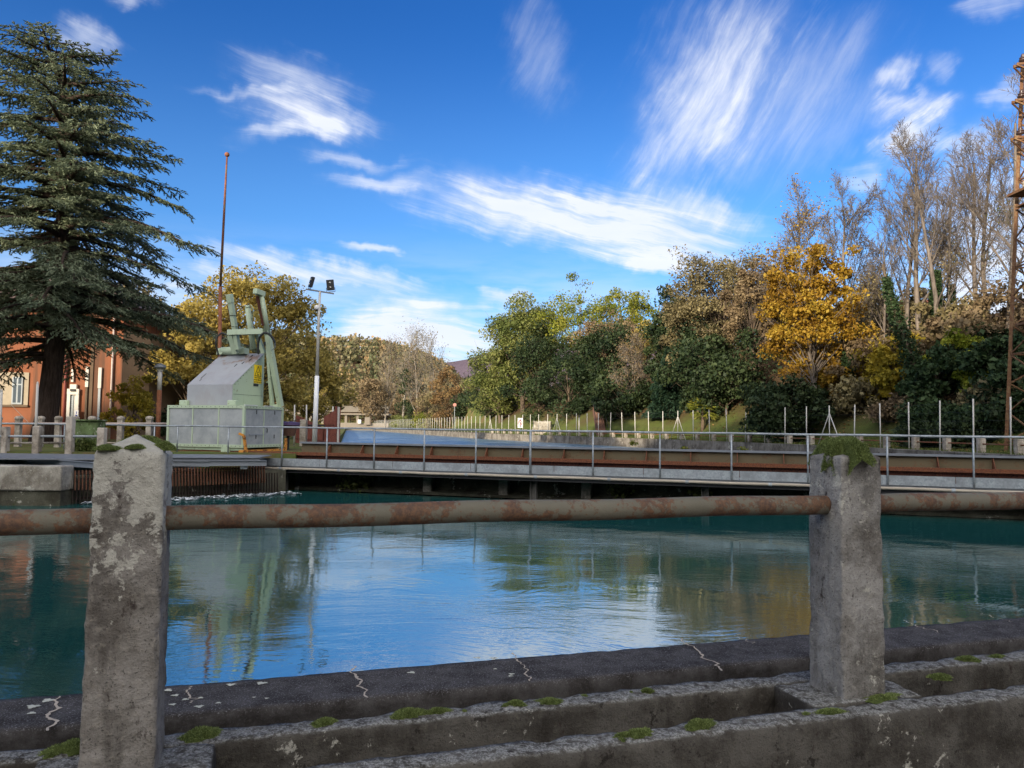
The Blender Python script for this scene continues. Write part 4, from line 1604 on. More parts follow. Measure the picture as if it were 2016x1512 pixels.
def moss_mound(name, c, rx, ry, h, parent, n=1500, blade=.012, seed=0, drape=0.0, rot=0.0, base_mat='lf_moss', leaf='lf_moss'):
    """a cushion of moss: lumpy mound covered with tiny shoots"""
    rg = np.random.default_rng(seed)
    nu, nv = 28, 9
    vs, fs = [], []

    def surf(u, t):
        lob = 1 + .26 * math.sin(u * 2 + seed) + .18 * math.sin(u * 5 + seed * 2) + .12 * math.sin(u * 11 + seed)
        r = t * lob
        x, y = rx * r * math.cos(u), ry * r * math.sin(u)
        z = h * max(0, 1 - t ** 2.2) ** .8 * (1 + .3 * mnoise.noise(Vector((x * 26, y * 26, seed))))
        if drape:
            z -= drape * max(0, t - .70) ** 1.1 * (1.15 + 1.5 * mnoise.noise(Vector((math.cos(u) * 2.2, math.sin(u) * 2.2, seed))) + .6 * mnoise.noise(Vector((math.cos(u) * 7, math.sin(u) * 7, seed))))
        cs, sn = math.cos(rot), math.sin(rot)
        return Vector((c[0] + x * cs - y * sn, c[1] + x * sn + y * cs, c[2] + z))
    for i in range(nv + 1):
        for j in range(nu):
            vs.append(surf(6.2832 * j / nu, max(.02, i / nv)))
    for i in range(nv):
        for j in range(nu):
            j2 = (j + 1) % nu
            fs.append((i * nu + j, (i + 1) * nu + j, (i + 1) * nu + j2, i * nu + j2))
    k = len(vs)
    base = np.array([tuple(v) for v in vs])
    q = np.array(fs)
    tb = np.full(len(vs), .15)
    u, t = rg.uniform(0, 6.2832, n), np.sqrt(rg.uniform(0, 1, n))
    p = np.array([tuple(surf(a, b)) for a, b in zip(u, t)])
    ctr = np.array(c) - np.array([0, 0, h * .8])
    ax = unit(p - ctr) + .45 * rg.normal(size=(n, 3))
    ax = unit(ax)
    sd = unit(np.cross(ax, rg.normal(size=(n, 3))))
    L = (blade * rg.uniform(.6, 1.5, n))[:, None]
    v = np.empty((n, 4, 3))
    v[:, 0] = p - sd * L * .16
    v[:, 1] = p + sd * L * .16
    v[:, 2] = p + ax * L + sd * L * .03
    v[:, 3] = p + ax * L - sd * L * .03
    allv = np.vstack([base, v.reshape(-1, 3)])
    qq = np.vstack([q, np.arange(n * 4).reshape(n, 4) + k])
    tint = np.concatenate([tb, np.repeat(np.clip(.5 + .28 * rg.normal(size=n), 0, 1), 4)])
    return link(name, np_mesh(name, allv, qq, tint), leaf, parent, False)


QD = Vector((1, .309, 0)).normalized()      # along the foreground fence
QN = Vector((-QD.y, QD.x, 0))
ZW = .80                                     # top of the parapet


def foreground():
    rot = math.atan2(QD.y, QD.x)
    # ---- low double-ribbed wall
    wall = thing('parapet_wall', ql(0, 0, .3), 'low mossy grey concrete parapet with two ribs and a trough between them, nearest the viewer', 'wall')
    L = 17.0
    mid = 2.2
    c = ql(mid)
    for nm, off, wdt, h0, seed in (('front_rib', -.195, .115, .1, 1), ('back_rib', .185, .12, .25, 2)):
        p = ql(mid, off)
        worn_block(nm, (p.x, p.y, (ZW + h0) / 2), QD, (L, wdt, ZW - h0), .03, 'wall_concrete', wall, .006, .007, 14, chips=.020, seed=seed)
    p = ql(mid, 0)
    worn_block('trough_floor', (p.x, p.y, .55), QD, (L, .27, .12), .05, 'wall_concrete', wall, .01, .02, 6, seed=4)
    return wall, rot


wall, QROT = foreground()
XL, XR = at(255, 1100, 2.4), at(1660, 1100, 3.26)


def post_x(px):
    """x on the fence line seen in pixel column px"""
    d = ray(px, 1000)
    u = d.x / d.y
    return u * 2.77 / (1 - .309 * u)


def posts_and_pipe():
    rl_ = thing('concrete_railing', ql(0, 0, ZW), 'two weathered square concrete posts joined by a thick rusty pipe rail in the foreground', 'railing')
    xs = [post_x(262), post_x(1663)]
    for i, x in enumerate(xs):
        p = ql(x)
        w = .205
        h = .958 if i == 0 else .945
        o = worn_block('post', (p.x, p.y, ZW + h / 2 - .01), QD, (w, w, h + .02), .0088, 'post_concrete' if i == 0 else 'post_concrete_grey', rl_, .007, .0045, 16, taper=.055, top=.055 if i == 0 else .03, chips=.013, seed=10 + i)
        o['label'] = ('left post, pale lichen blotches below a bare pointed top', 'right post, turned corner on, with a thick green moss cap')[i]
        # bed block across the trough
        worn_block('cross_block', (p.x, p.y, ZW - .10), QD, (.52, .262, .2), .02, 'wall_concrete', wall, .012, .008, 12, chips=.012, seed=20 + i)
        if i == 1:
            moss_mound('moss_cap', (p.x, p.y + .0, ZW + h + .012), .116, .110, .060, o, 22000, .0070, 5, drape=.19, rot=QROT)
        else:
            for k, (a, b, r, hh) in enumerate([(.01, -.07, .030, .010), (-.06, -.082, .036, .012), (-.075, -.05, .026, .010), (.088, -.055, .026, .026), (.03, .045, .04, .026), (-.03, .06, .036, .024)]):
                q = p + QD * a + QN * b
                moss_mound('moss_cushion', (q.x, q.y, ZW + h + .002 + .035 * (1 - max(abs(a), abs(b)) / .1)), r, r * .7, hh, o, 2600, .0042, 30 + k, rot=QROT)
    # pipe rail, running through the posts
    zp = EYE.z - .30
    pts = [ql(-3 + .1 * k, 0, zp + .0025 * math.sin(k * .7)) for k in range(100)]
    o = MB().tube(pts, .0385, 24).build('pipe_rail', 'pipe_rust', rl_, True)
    for x, s in ((xs[0], 1), (xs[1], -1)):
        pass
    # moss cushions on the ribs
    spots = [(640, 1438, .19, .035, .022), (800, 1398, .19, .05, .03), (860, 1395, .19, .035, .02), (1010, 1383, .19, .028, .02), (1065, 1364, .19, .045, .012), (1258, 1350, .19, .022, .016),
             (1225, 1418, -.19, .045, .02), (1350, 1412, -.19, .045, .035), (1190, 1412, -.19, .03, .014), (1590, 1378, -.19, .045, .012), (1895, 1296, .19, .045, .02), (1840, 1330, .02, .045, .02), (395, 1448, .19, .055, .03),
             (1690, 1352, -.11, .07, .012), (1950, 1290, .19, .035, .012), (140, 1500, .18, .07, .035), (1620, 1330, .11, .05, .014), (1935, 1310, -.18, .02, .01)]
    for k, (px, py, off, r, h) in enumerate(spots):
        g_ = gnd(px, py, ZW)
        a = (g_ - ql(0)).dot(QD)
        q = ql(0) + QD * a + QN * off
        moss_mound('moss_cushion', (q.x, q.y, ZW - .003), r * 1.2, r * .62, h * .8, wall, 2400, .0055, 50 + k, rot=QROT)
        for m_ in range(1):
            q2 = q + QD * random.gauss(0, r * 1.6) + QN * random.uniform(-.035, .035)
            moss_mound('moss_cushion', (q2.x, q2.y, ZW - .003), r * random.uniform(.2, .5), r * random.uniform(.18, .3), h * .4, wall, 500, .004, 150 + k * 3 + m_, rot=QROT)
    # debris and small roots lying in the trough
    n = 900
    a = RNG.uniform(-2.5, 4.5, n)
    b = RNG.uniform(-.12, .12, n)
    cc = np.array([tuple(ql(0, 0, .62) + QD * i + QN * j) for i, j in zip(a, b)])
    cc[:, 2] += RNG.uniform(0, .03, n)
    ax = RNG.normal(size=(n, 3)) * np.array([[1, 1, .15]])
    o = link('debris', leaves('debris', cc, RNG.uniform(.02, .06, n), RNG.random(n) * .6, .5, ax, np.tile([[0, 0, 1.]], (n, 1)) + .4 * RNG.normal(size=(n, 3))), 'lf_litter', wall)
    o['kind'] = 'stuff'
    return xs


PXS = posts_and_pipe()


def coping():
    t = thing('quay_coping', ql(0, .66, .8), 'dark cracked concrete coping slab along the near water edge behind the parapet', 'quay edge')
    zc = .775
    p = ql(2.2, .662)
    worn_block('slab', (p.x, p.y, zc - .06), QD, (19, .36, .12), .04, 'coping_concrete', t, .006, .003, 14, chips=.006, seed=31)
    p = ql(2.2, .672)
    worn_block('quay_wall', (p.x, p.y, -.15), QD, (19, .32, 1.55), .25, 'wet_concrete', t, .01, .01, 5, seed=32)
    # lime filled cracks: thin irregular ribbons proud of the slab
    for k, (px0, py0, px1, py1, wd) in enumerate([(690, 1312, 724, 1375, .016), (1012, 1286, 1046, 1342, .012), (1345, 1258, 1420, 1322, .016), (118, 1372, 95, 1440, .020), (1445, 1250, 1482, 1268, .008), (1775, 1222, 1850, 1246, .010), (375, 1352, 380, 1385, .013), (1930, 1208, 1990, 1226, .006)]):
        a, b = gnd(px0, py0, zc), gnd(px1, py1, zc)
        nn = 26
        vs, fs = [], []
        d = (b - a)
        sd = Vector((-d.y, d.x, 0)).normalized()
        for i in range(nn + 1):
            s = i / nn
            q = a + d * s + sd * (.034 * mnoise.fractal(Vector((s * 7, k * 3.1, 0)), .9, 2, 5))
            w = wd * (.2 + 1.3 * abs(mnoise.noise(Vector((s * 14, k, 4)))) + .2 * s)
            vs += [tuple(q - sd * w * .5 + Vector((0, 0, .0035))), tuple(q + sd * w * .5 + Vector((0, 0, .0035)))]
        for i in range(nn):
            fs.append((2 * i, 2 * i + 1, 2 * i + 3, 2 * i + 2))
        MB().add(vs, fs).build('crack', 'crack_lime', t)
    # lichen rosettes
    for k, (px, py, r) in enumerate([(65, 1392, .022), (95, 1380, .022), (62, 1405, .014), (330, 1360, .018), (345, 1370, .014), (392, 1392, .016), (455, 1349, .018), (515, 1346, .02), (365, 1378, .012), (395, 1375, .010), (810, 1325, .016), (940, 1296, .016), (972, 1297, .018), (1007, 1328, .012), (1005, 1332, .010), (430, 1385, .010), (975, 1318, .008), (340, 1388, .012), (500, 1374, .007), (525, 1376, .008)]):
        g_ = gnd(px, py, zc)
        vs = [(g_.x, g_.y, zc + .0045)]
        for i in range(18):
            a = i / 18 * 6.2832
            rr = r * (1 + .28 * math.sin(a * 3 + k) + .2 * math.sin(a * 7 + k * 2))
            vs.append((g_.x + rr * math.cos(a), g_.y + rr * .8 * math.sin(a), zc + .003))
        MB().add(vs, [(0, i + 1, (i + 1) % 18 + 1) for i in range(18)]).build('lichen', 'lichen', t)


M['crack_lime'] = plain('crack_lime', (.40, .34, .27), .9, .1, 0, .3, 30)
M['lichen'] = plain('lichen', (.42, .42, .35), .9, .1, 0, .35, 60)
coping()


# ================================================================== walkway
def ux(px, off=0.0):
    """x on the railing line (pushed off metres back) seen in pixel column px"""
    d = ray(px, 850)
    u = d.x / d.y
    b = RZ0 + off / RD.x
    return u * b / (1 - RSL * u)


def walkway():
    t = thing('steel_walkway', rl(5, .5, .7), 'long galvanised steel walkway with tube railing crossing the pool', 'walkway')
    x0, x1 = ux(497), 22.0
    zt = .70
    # deck, toe board, edge beam
    dk = MB().hexa([rl(x0, 0.02, zt - .04), rl(x1, .02, zt - .04), rl(x1, .95, zt - .04), rl(x0, .95, zt - .04), rl(x0, .02, zt), rl(x1, .02, zt), rl(x1, .95, zt), rl(x0, .95, zt)])
    dk.build('deck', 'grey_steel', t)
    n = 14
    for k in range(n):
        a, b = x0 + (x1 - x0) * k / n, x0 + (x1 - x0) * (k + 1) / n - .012
        MB().beam(rl(a, 0, zt + .10), rl(b, 0, zt + .10), .008, .21).build('toe_board', 'galvanised', t)
    e = MB()
    e.beam(rl(x0, .06, zt - .11), rl(x1, .06, zt - .11), .06, .13)
    e.beam(rl(x0, .06, zt - .055), rl(x1, .06, zt - .055), .14, .012)
    e.beam(rl(x0, .06, zt - .175), rl(x1, .06, zt - .175), .14, .012)
    e.build('edge_beam', 'dark_steel', t)
    e2 = MB()
    e2.beam(rl(x0, .85, zt - .13), rl(x1, .85, zt - .13), .08, .17)
    e2.build('edge_beam', 'dark_steel', t)
    # conduit slung outside the deck
    c = MB().tube([rl(x0 + (x1 - x0) * i / 60, -.045, zt - .075 - .004 * math.sin(i * 1.3)) for i in range(61)], .035, 10)
    o = c.build('conduit', 'conduit', t, True)
    j = MB()
    for i in range(16):
        x = x0 + .9 + i * 1.75
        j.tube([rl(x, -.045, zt - .076), rl(x + .07, -.045, zt - .076)], .042, 10)
    j.build('conduit_clamp', 'galvanised', t)
    # railing
    xs = [ux(p) for p in (557, 645, 738, 836.5, 938, 1045, 1168, 1299.5, 1440, 1590, 1746, 1915)]
    s = xs[-1] - xs[-2]
    xs += [xs[-1] + s * k for k in range(1, 7)]
    xs = [ux(305), ux(351), ux(451)] + xs
    xs = [x0 - 4.4 + 0, ] + xs if False else xs
    lft = [ux(128), ux(2), ux(-90)]
    top = 1.765
    for i, x in enumerate(lft + xs):
        r = .030 if abs(x - ux(1045)) < .01 else .021
        MB().tube([rl(x, -.02, zt - .02 if x > x0 else .96), rl(x, -.02, top)], r, 10).build('railing_post', 'galvanised', t, True)
    MB().tube([rl(-18 + .4 * i, -.02, top + .004 * math.sin(i * .9)) for i in range(101)], .026, 10).build('handrail', 'galvanised', t, True)
    # legs in the water
    for px in (557, 1045, 1380, 1700):
        x = ux(px, .3)
        lg = MB()
        lg.beam(rl(x, .3, -.8), rl(x, .3, zt - .2), .16, .02, RN)
        lg.beam(rl(x - .07, .3, -.8), rl(x - .07, .3, zt - .2), .016, .16, RN)
        lg.beam(rl(x + .07, .3, -.8), rl(x + .07, .3, zt - .2), .016, .16, RN)
        lg.build('leg', 'old_steel_leg', t)
    return x0


M['old_steel_leg'] = plain('old_steel_leg', (.10, .095, .085), .8, .2, 0, .5, 4)
WX0 = walkway()


def rail_girder():
    t = thing('rail_girder', rl(4, 1.1, .7), 'rusty brown steel girder carrying the crane rail behind the walkway', 'girder')
    x0, x1 = -13.0, 24.0
    w = MB()
    w.beam(rl(x0, 1.08, .83), rl(x1, 1.08, .83), .02, .26)
    w.beam(rl(x0, 1.08, .695), rl(x1, 1.08, .695), .22, .02)
    w.build('web', 'web_rust', t)
    f = MB()
    f.beam(rl(x0, 1.08, .972), rl(x1, 1.08, .972), .26, .025)
    f.build('top_flange', 'beam_rust', t)
    f = MB()
    f.beam(rl(x0, 1.08, 1.003), rl(x1, 1.08, 1.003), .10, .03)
    f.beam(rl(x0, 1.08, 1.033), rl(x1, 1.08, 1.033), .045, .03)
    f.build('rail', 'beam_rust', t)
    t2 = thing('flood_barrier', rl(4, 1.6, .7), 'olive brown sheet steel barrier with grey top angle and rusty gussets behind the crane rail', 'barrier')
    xb = ux(565, 1.6)
    b = MB()
    b.beam(rl(xb, 1.62, 1.05), rl(x1, 1.62, 1.05), .015, .54)
    b.build('panel', 'panel_olive', t2)
    b = MB()
    b.beam(rl(xb, 1.60, 1.33), rl(x1, 1.60, 1.33), .12, .014)
    b.beam(rl(xb, 1.535, 1.31), rl(x1, 1.535, 1.31), .014, .05)
    b.build('top_angle', 'grey_steel', t2)
    pxs = [621, 685, 752, 819, 926, 996, 1076, 1154, 1236, 1322, 1412, 1502, 1570, 1640, 1800, 1908]
    for px in pxs:
        x = ux(px, 1.5)
        g_ = MB()
        e = .03
        a, c2, d = rl(x, 1.61, 1.30), rl(x, 1.61, 1.00), rl(x, 1.33, 1.00)
        a2 = rl(x, 1.57, 1.30)
        sx = Vector((RD.x, RD.y, 0)) * .008
        vs = [a - sx, a2 - sx, d - sx, c2 - sx, a + sx, a2 + sx, d + sx, c2 + sx]
        g_.add(vs, [(0, 1, 2, 3), (7, 6, 5, 4), (0, 4, 5, 1), (1, 5, 6, 2), (2, 6, 7, 3), (3, 7, 4, 0)])
        g_.beam(rl(x - .06, 1.33, 1.01), rl(x + .06, 1.33, 1.01), .1, .03)
        g_.build('gusset', 'beam_rust', t2)
    # concrete wall that carries both
    w = thing('sluice_wall', rl(4, 1.3, 0), 'dark wet concrete wall under the walkway dividing the pool from the canal', 'wall')
    xw = -6.4
    m = MB().hexa([rl(xw, .98, -1), rl(26, .98, -1), rl(26, 1.9, -1), rl(xw, 1.9, -1), rl(xw, .98, .66), rl(26, .98, .66), rl(26, 1.9, .66), rl(xw, 1.9, .66)])
    m.build('wall_body', 'wet_concrete', w)
    s = MB().hexa([rl(xw, .60, -1), rl(26, .60, -1), rl(26, .98, -1), rl(xw, .98, -1), rl(xw, .72, .06), rl(26, .72, .06), rl(26, .975, .14), rl(xw, .975, .14)])
    s.build('footing', 'wet_concrete', w)
    for px in (828, 975, 1135):
        x = ux(px, .9)
        q = rl(x, .86, .30)
        MB().box(q, (.26, .22, .74), math.atan2(RD.y, RD.x)).build('buttress', 'old_concrete', w, bevel=.03)
    # plants rooted in the wall
    for k, (px, py, r, n, lab) in enumerate([(690, 948, .42, 420, 'pale green leafy weed hanging below the walkway near its left end'), (1200, 965, .25, 160, 'small green weed in the dark under the middle of the walkway'), (1355, 968, .22, 120, 'tiny green weed under the walkway, further right')]):
        p = rl(ux(px, .8), .85, 0)
        p.z = at(px, py, p.y).z
        c = np.array([tuple(p)]) + RNG.normal(0, 1, (n, 3)) * np.array([[r * .55, r * .25, r * .32]])
        tt = thing('wall_weed', p, lab, 'plant', 'weeds on the wall under the walkway')
        link('leaves', leaves('leaves', c, RNG.uniform(.07, .14, n), RNG.random(n), .8, None, np.tile([[0, -.7, .6]], (n, 1)) + .5 * RNG.normal(size=(n, 3))), 'lf_green', tt)
        MB().tube([p + Vector((0, .12, .1)), p, p + Vector((0.05, -.05, -.15))], [.012, .009, .004], 5).build('stem', 'bark_brown', tt)


rail_girder()

# ================================================================== rack cleaning machine
MC = Vector((-.347 * 23.0, 23.0, 0))
MA = Vector((-RD.x, -RD.y, 0))              # to the left along the rail
MBK = Vector((RN.x, RN.y, 0))               # away


def mp(s, t, z):
    p = MC + MA * s + MBK * t
    return Vector((p.x, p.y, z))


def machine():
    t = thing('rack_cleaning_machine', mp(1.4, 1, 1.0), 'green and grey trash rack cleaning machine with three raised steel arms', 'machine')
    W, D = 2.83, 2.0
    z0, z1 = 1.13, 2.40

    def blk(mb, s0, s1, t0, t1, za, zb):
        return mb.hexa([mp(s1, t0, za), mp(s0, t0, za), mp(s0, t1, za), mp(s1, t1, za), mp(s1, t0, zb), mp(s0, t0, zb), mp(s0, t1, zb), mp(s1, t1, zb)])
    # lower cabinet: green frame with grey perforated sheets
    fr = MB()
    b = .075
    for (s, tt) in ((0, 0), (W - b, 0), (0, D - b), (W - b, D - b)):
        blk(fr, s, s + b, tt, tt + b, z0, z1)
    for z in (z0, z1 - .09):
        h = .09
        blk(fr, b, W - b, .002, b, z, z + h)
        blk(fr, b, W - b, D - b, D - .002, z, z + h)
        blk(fr, .002, b, b, D - b, z, z + h)
        blk(fr, W - b, W - .002, b, D - b, z, z + h)
    for s in (.93, 1.88):
        blk(fr, s - .018, s + .018, .012, .05, z0 + .09, z1 - .09)
    blk(fr, .012, .05, .98, 1.01, z0 + .09, z1 - .09)
    blk(fr, 0.05, W - .05, .05, D - .05, z1 - .03, z1 - .006)
    blk(fr, .05, W - .05, .05, D - .05, z0 + .01, z0 + .04)
    blk(fr, -.10, .0, -.10, .06, z0 - .14, z0 + .10) if False else None
    fr.build('cabinet_frame', 'green_paint', t)
    for (s0, s1) in ((b, .912), (.948, 1.862), (1.898, W - b)):
        blk(MB(), s0, s1, .028, .036, z0 + .09, z1 - .09).build('cabinet_panel', 'grey_panel', t)
    for (t0, t1) in ((b, .98), (1.01, D - b)):
        o = blk(MB(), .028, .036, t0, t1, z0 + .09, z1 - .09).build('cabinet_door', 'grey_panel', t)
    blk(MB(), W - .036, W - .028, b, D - b, z0 + .09, z1 - .09).build('cabinet_panel', 'grey_panel', t)
    blk(MB(), b, W - b, D - .036, D - .028, z0 + .09, z1 - .09).build('cabinet_panel', 'grey_panel', t)
    # door furniture
    MB().tube([mp(-.02, 1.08, 1.75), mp(-.04, 1.10, 1.68), mp(-.03, 1.1, 1.58)], .014, 8).build('door_handle', 'black', t)
    MB().tube([mp(.0, .25, 1.52), mp(-.03, .25, 1.52), mp(-.03, .95, 1.52), mp(0, .95, 1.52)], .010, 6).build('grab_bar', 'galvanised', t)
    # orange safety bumper round the lower right end
    bp = MB()
    bp.beam(mp(-.09, -.05, 1.02), mp(-.09, 2.05, 1.02), .06, .10)
    bp.beam(mp(-.09, -.05, 1.02), mp(.10, -.05, 1.02), .06, .10)
    bp.beam(mp(-.08, .02, 1.06), mp(-.05, -.06, 1.5), .05, .09, MBK)
    bp.beam(mp(-.05, -.06, 1.5), mp(.10, -.09, 1.56), .05, .06)
    bp.beam(mp(-.09, 2.02, 1.06), mp(-.09, 2.04, 1.4), .06, .08, MBK)
    bp.build('bumper', 'orange_paint', t)
    # underframe and wheels on the rail
    uf = MB()
    blk(uf, .05, W - .05, .05, .16, 1.045, z0 - .005)
    blk(uf, .05, W - .05, D - .16, D - .05, .99, z0 - .005)
    blk(uf, .5, .78, -.02, .05, .98, 1.16)
    uf.build('underframe', 'green_paint', t)
    for s in (.45, 2.35):
        MB().tube([mp(s, .06, 1.075), mp(s, .14, 1.075)], .11, 16).build('wheel', 'dark_steel', t)
    # hood
    s0, s1, t0, t1 = .69, 2.33, .30, 1.86
    zl, zf, zt = z1, 3.03, 4.12

    def hp(s, k):
        return [mp(s, t0, zl), mp(s, t1, zl), mp(s, t1, zt), mp(s, t1 - .06, zt), mp(s, t0, zf)][k]
    hb = MB()
    hb.add([hp(s0, k) for k in range(5)] + [hp(s1, k) for k in range(5)],
           [(0, 1, 2, 3, 4), (9, 8, 7, 6, 5), (1, 6, 7, 2), (0, 5, 6, 1)])
    hb.build('hood', 'green_paint', t)
    nrm = (mp(0, t0, zf) - mp(0, t1 - .06, zt)).cross(MA).normalized()
    if nrm.z < 0:
        nrm = -nrm
    e = nrm * .012
    ra, rb = s0 - .015, s1 + .015
    A = [mp(ra, t0 - .01, zf), mp(rb, t0 - .01, zf), mp(rb, t1 - .02, zt + .02), mp(ra, t1 - .02, zt + .02)]
    MB().hexa([a + e * .1 for a in A] + [a + e for a in A]).build('sloped_plate', 'hood_plate', t)
    blk(MB(), ra, rb, t0 - .014, t0 - .002, zl + .01, zf + .005).build('front_plate', 'hood_plate', t)
    # dark slots in the sloped plate
    sl_ = MB()
    for (s, k, L, ww) in ((1.30, .62, .16, .02), (1.12, .70, .14, .02), (.95, .80, .13, .02), (1.05, .93, .15, .025), (2.1, .28, .3, .02), (2.05, .15, .12, .02)):
        c = mp(s, t0, zf).lerp(mp(s, t1 - .06, zt), k)
        d = (mp(s, t1, zt) - mp(s, t0, zf)).normalized()
        sl_.beam(c - d * L / 2 + e * 1.15, c + d * L / 2 + e * 1.15, ww * 1.4, .006, nrm)
    sl_.build('slot', 'black', t)
    for s in (.62, 2.4):
        blk(MB(), s - .15, s + .15, .18, .34, z1, z1 + .16).build('foot_block', 'green_paint', t, bevel=.02)
    # top bearing and drum
    MB().tube([mp(2.25, 1.72, 4.24), mp(1.45, 1.72, 4.24)], .13, 14).build('drum', 'green_paint', t, True)
    MB().tube([mp(2.38, 1.72, 4.24), mp(2.2, 1.72, 4.24)], .10, 12).build('motor', 'green_paint', t, True)
    blk(MB(), 2.15, 2.36, 1.6, 1.85, zt, zt + .13).build('bearing', 'green_paint', t)
    blk(MB(), 1.28, 1.50, 1.6, 1.85, zt, zt + .20).build('bearing', 'green_paint', t)
    MB().lathe(mp(1.62, 1.45, 4.50), [(.0, -.07), (.07, -.07), (.075, .0), (.07, .06), (.03, .10), (0, .10)], 14).build('warning_lamp', 'red_lamp', t, True)
    MB().tube([mp(1.62, 1.45, 4.1), mp(1.62, 1.45, 4.45)], .02, 6).build('lamp_stem', 'green_paint', t)

    def arm_t(z):
        return 1.99 - (z - 2.4) * .2975
    # right hand boom: outer and inner stringer with diagonal stays
    bm_ = MB()
    bm_.beam(mp(.10, arm_t(2.42) - .02, 2.42), mp(.20, arm_t(4.82), 4.82), .15, .16, MBK)
    bm_.build('boom', 'green_paint', t)
    b2 = MB()
    b2.beam(mp(.30, 1.80, 2.42), mp(.34, 1.50, 4.55), .09, .12, MBK)
    b2.beam(mp(.30, 1.80, 2.42), mp(.12, arm_t(2.5), 2.46), .10, .10)
    b2.beam(mp(.32, 1.66, 3.4), mp(.14, arm_t(3.4), 3.42), .07, .07)
    b2.beam(mp(.33, 1.55, 4.35), mp(.18, arm_t(4.35), 4.32), .10, .16)
    b2.beam(mp(.52, 1.8, 3.2), mp(.3, 1.72, 3.22), .05, .05)
    b2.build('boom_stay', 'green_paint', t)
    MB().tube([mp(.42, 1.5, 4.42), mp(.22, 1.42, 4.42)], .07, 12).build('pivot_pin', 'dark_steel', t)
    cy = MB()
    cy.tube([mp(.20, arm_t(4.7), 4.7), mp(.22, arm_t(5.85), 5.85)], [.095, .075], 14)
    cy.build('right_arm', 'green_paint', t, True)
    cp = MB()
    cp.beam(mp(.22, arm_t(5.85) + .10, 5.93), mp(.25, arm_t(5.95) - .28, 5.97), .16, .17)
    cp.build('arm_head', 'green_paint', t, bevel=.015)
    ch = MB()
    ch.beam(mp(.30, arm_t(5.85) - .12, 5.84), mp(.24, arm_t(4.95) - .10, 4.95), .05, .10, MBK)
    ch.build('chain_channel', 'web_rust', t)
    cy = MB()
    cy.tube([mp(.80, arm_t(4.5) + .05, 4.25), mp(.80, arm_t(5.5), 5.52)], .09, 14)
    cy.tube([mp(.80, arm_t(5.5), 5.52), mp(.80, arm_t(5.6), 5.60)], [.09, .05], 14)
    cy.build('middle_arm', 'green_paint', t, True)
    MB().tube([mp(.70, arm_t(5.5) + .1, 5.15), mp(.68, arm_t(5.5) + .12, 5.5), mp(.72, arm_t(5.5) + .05, 5.62), mp(.78, arm_t(5.5), 5.6)], .018, 6).build('oil_pipe', 'green_paint', t, True)
    cy = MB()
    cy.beam(mp(1.36, arm_t(4.4), 4.25), mp(1.40, arm_t(5.75), 5.75), .135, .15, MBK)
    cy.build('left_arm', 'green_paint', t)
    cp = MB()
    cp.beam(mp(1.40, arm_t(5.72), 5.70), mp(1.41, arm_t(5.96), 5.96), .165, .18, MBK)
    cp.build('arm_head', 'green_paint', t, bevel=.01)
    for z in (5.3, 4.95):
        MB().tube([mp(1.38 + .1 * math.cos(a), arm_t(z) + .11 * math.sin(a), z) for a in np.linspace(0, 6.2832, 13)], .010, 5).build('strap', 'black', t)
    MB().tube([mp(1.53, arm_t(5.6) - .02, 5.62), mp(1.50, arm_t(5.3), 5.3), mp(1.48, arm_t(4.8), 4.8)], [.02, .035, .03], 6).build('rust_pipe', 'beam_rust', t)
    # cross frame
    cf = MB()
    cf.beam(mp(.28, arm_t(4.78) - .06, 4.78), mp(1.62, arm_t(4.78) - .06, 4.78), .15, .17)
    cf.beam(mp(1.56, arm_t(4.7) - .06, 4.69), mp(1.50, 1.45, 4.12), .12, .17, MA)
    cf.build('cross_frame', 'green_paint', t)
    MB().beam(mp(.68, 1.42, 4.7), mp(.50, 1.55, 4.12), .10, .13, MA).build('strut', 'green_paint', t)
    # hydraulic hoses

    def hose(pts):
        q = []
        n = len(pts)
        for i in range(n - 1):
            p0, p1, p2, p3 = pts[max(i - 1, 0)], pts[i], pts[i + 1], pts[min(i + 2, n - 1)]
            for k in range(6):
                s = k / 6
                q.append(.5 * ((2 * p1) + (p2 - p0) * s + (2 * p0 - 5 * p1 + 4 * p2 - p3) * s * s + (3 * p1 - p0 - 3 * p2 + p3) * s ** 3))
        q.append(pts[-1])
        return q
    MB().tube(hose([at(445, 659, 24.3), at(436, 656, 24.3), at(427, 665, 24.3), at(425, 678, 24.3), at(428, 690, 24.5), at(430, 700, 24.6)]), .028, 8).build('hose', 'rubber', t, True)
    MB().tube(hose([at(509, 697, 24.2), at(508, 680, 24.1), at(511, 665, 24.0), at(521, 655, 23.9), at(533, 661, 24.0), at(541, 674, 24.1)]), .036, 8).build('hose', 'rubber', t, True)
    MB().tube(hose([at(541, 674, 24.1), at(541, 684, 24.2), at(535, 689, 24.3)]), .016, 6).build('hose_fitting', 'galvanised', t, True)
    # warning sign
    sg = thing('warning_sign', mp(.68, 1.5, 3.4), 'yellow warning sign with black triangle and three lines of text on the machine hood', 'sign')
    sa = .684
    q0, q1 = 1.33, 1.72
    zb_, zt_ = 3.15, 3.74
    MB().hexa([mp(sa, q0, zb_), mp(sa - .008, q0, zb_), mp(sa - .008, q1, zb_), mp(sa, q1, zb_), mp(sa, q0, zt_), mp(sa - .008, q0, zt_), mp(sa - .008, q1, zt_), mp(sa, q1, zt_)]).build('plate', 'yellow_sign', sg)
    tr = MB()
    sx = sa - .012

    def bar(a, b, w):
        tr.beam(mp(sx, *a), mp(sx, *b), w, .003, MA)
    A, B, C_ = (q0 + .03, 3.385), (q1 - .03, 3.385), ((q0 + q1) / 2, 3.70)
    bar(A, B, .022)
    bar(B, C_, .018)
    bar(C_, A, .018)
    tr.build('triangle', 'black', sg)
    gr = MB()
    cq = (q0 + q1) / 2
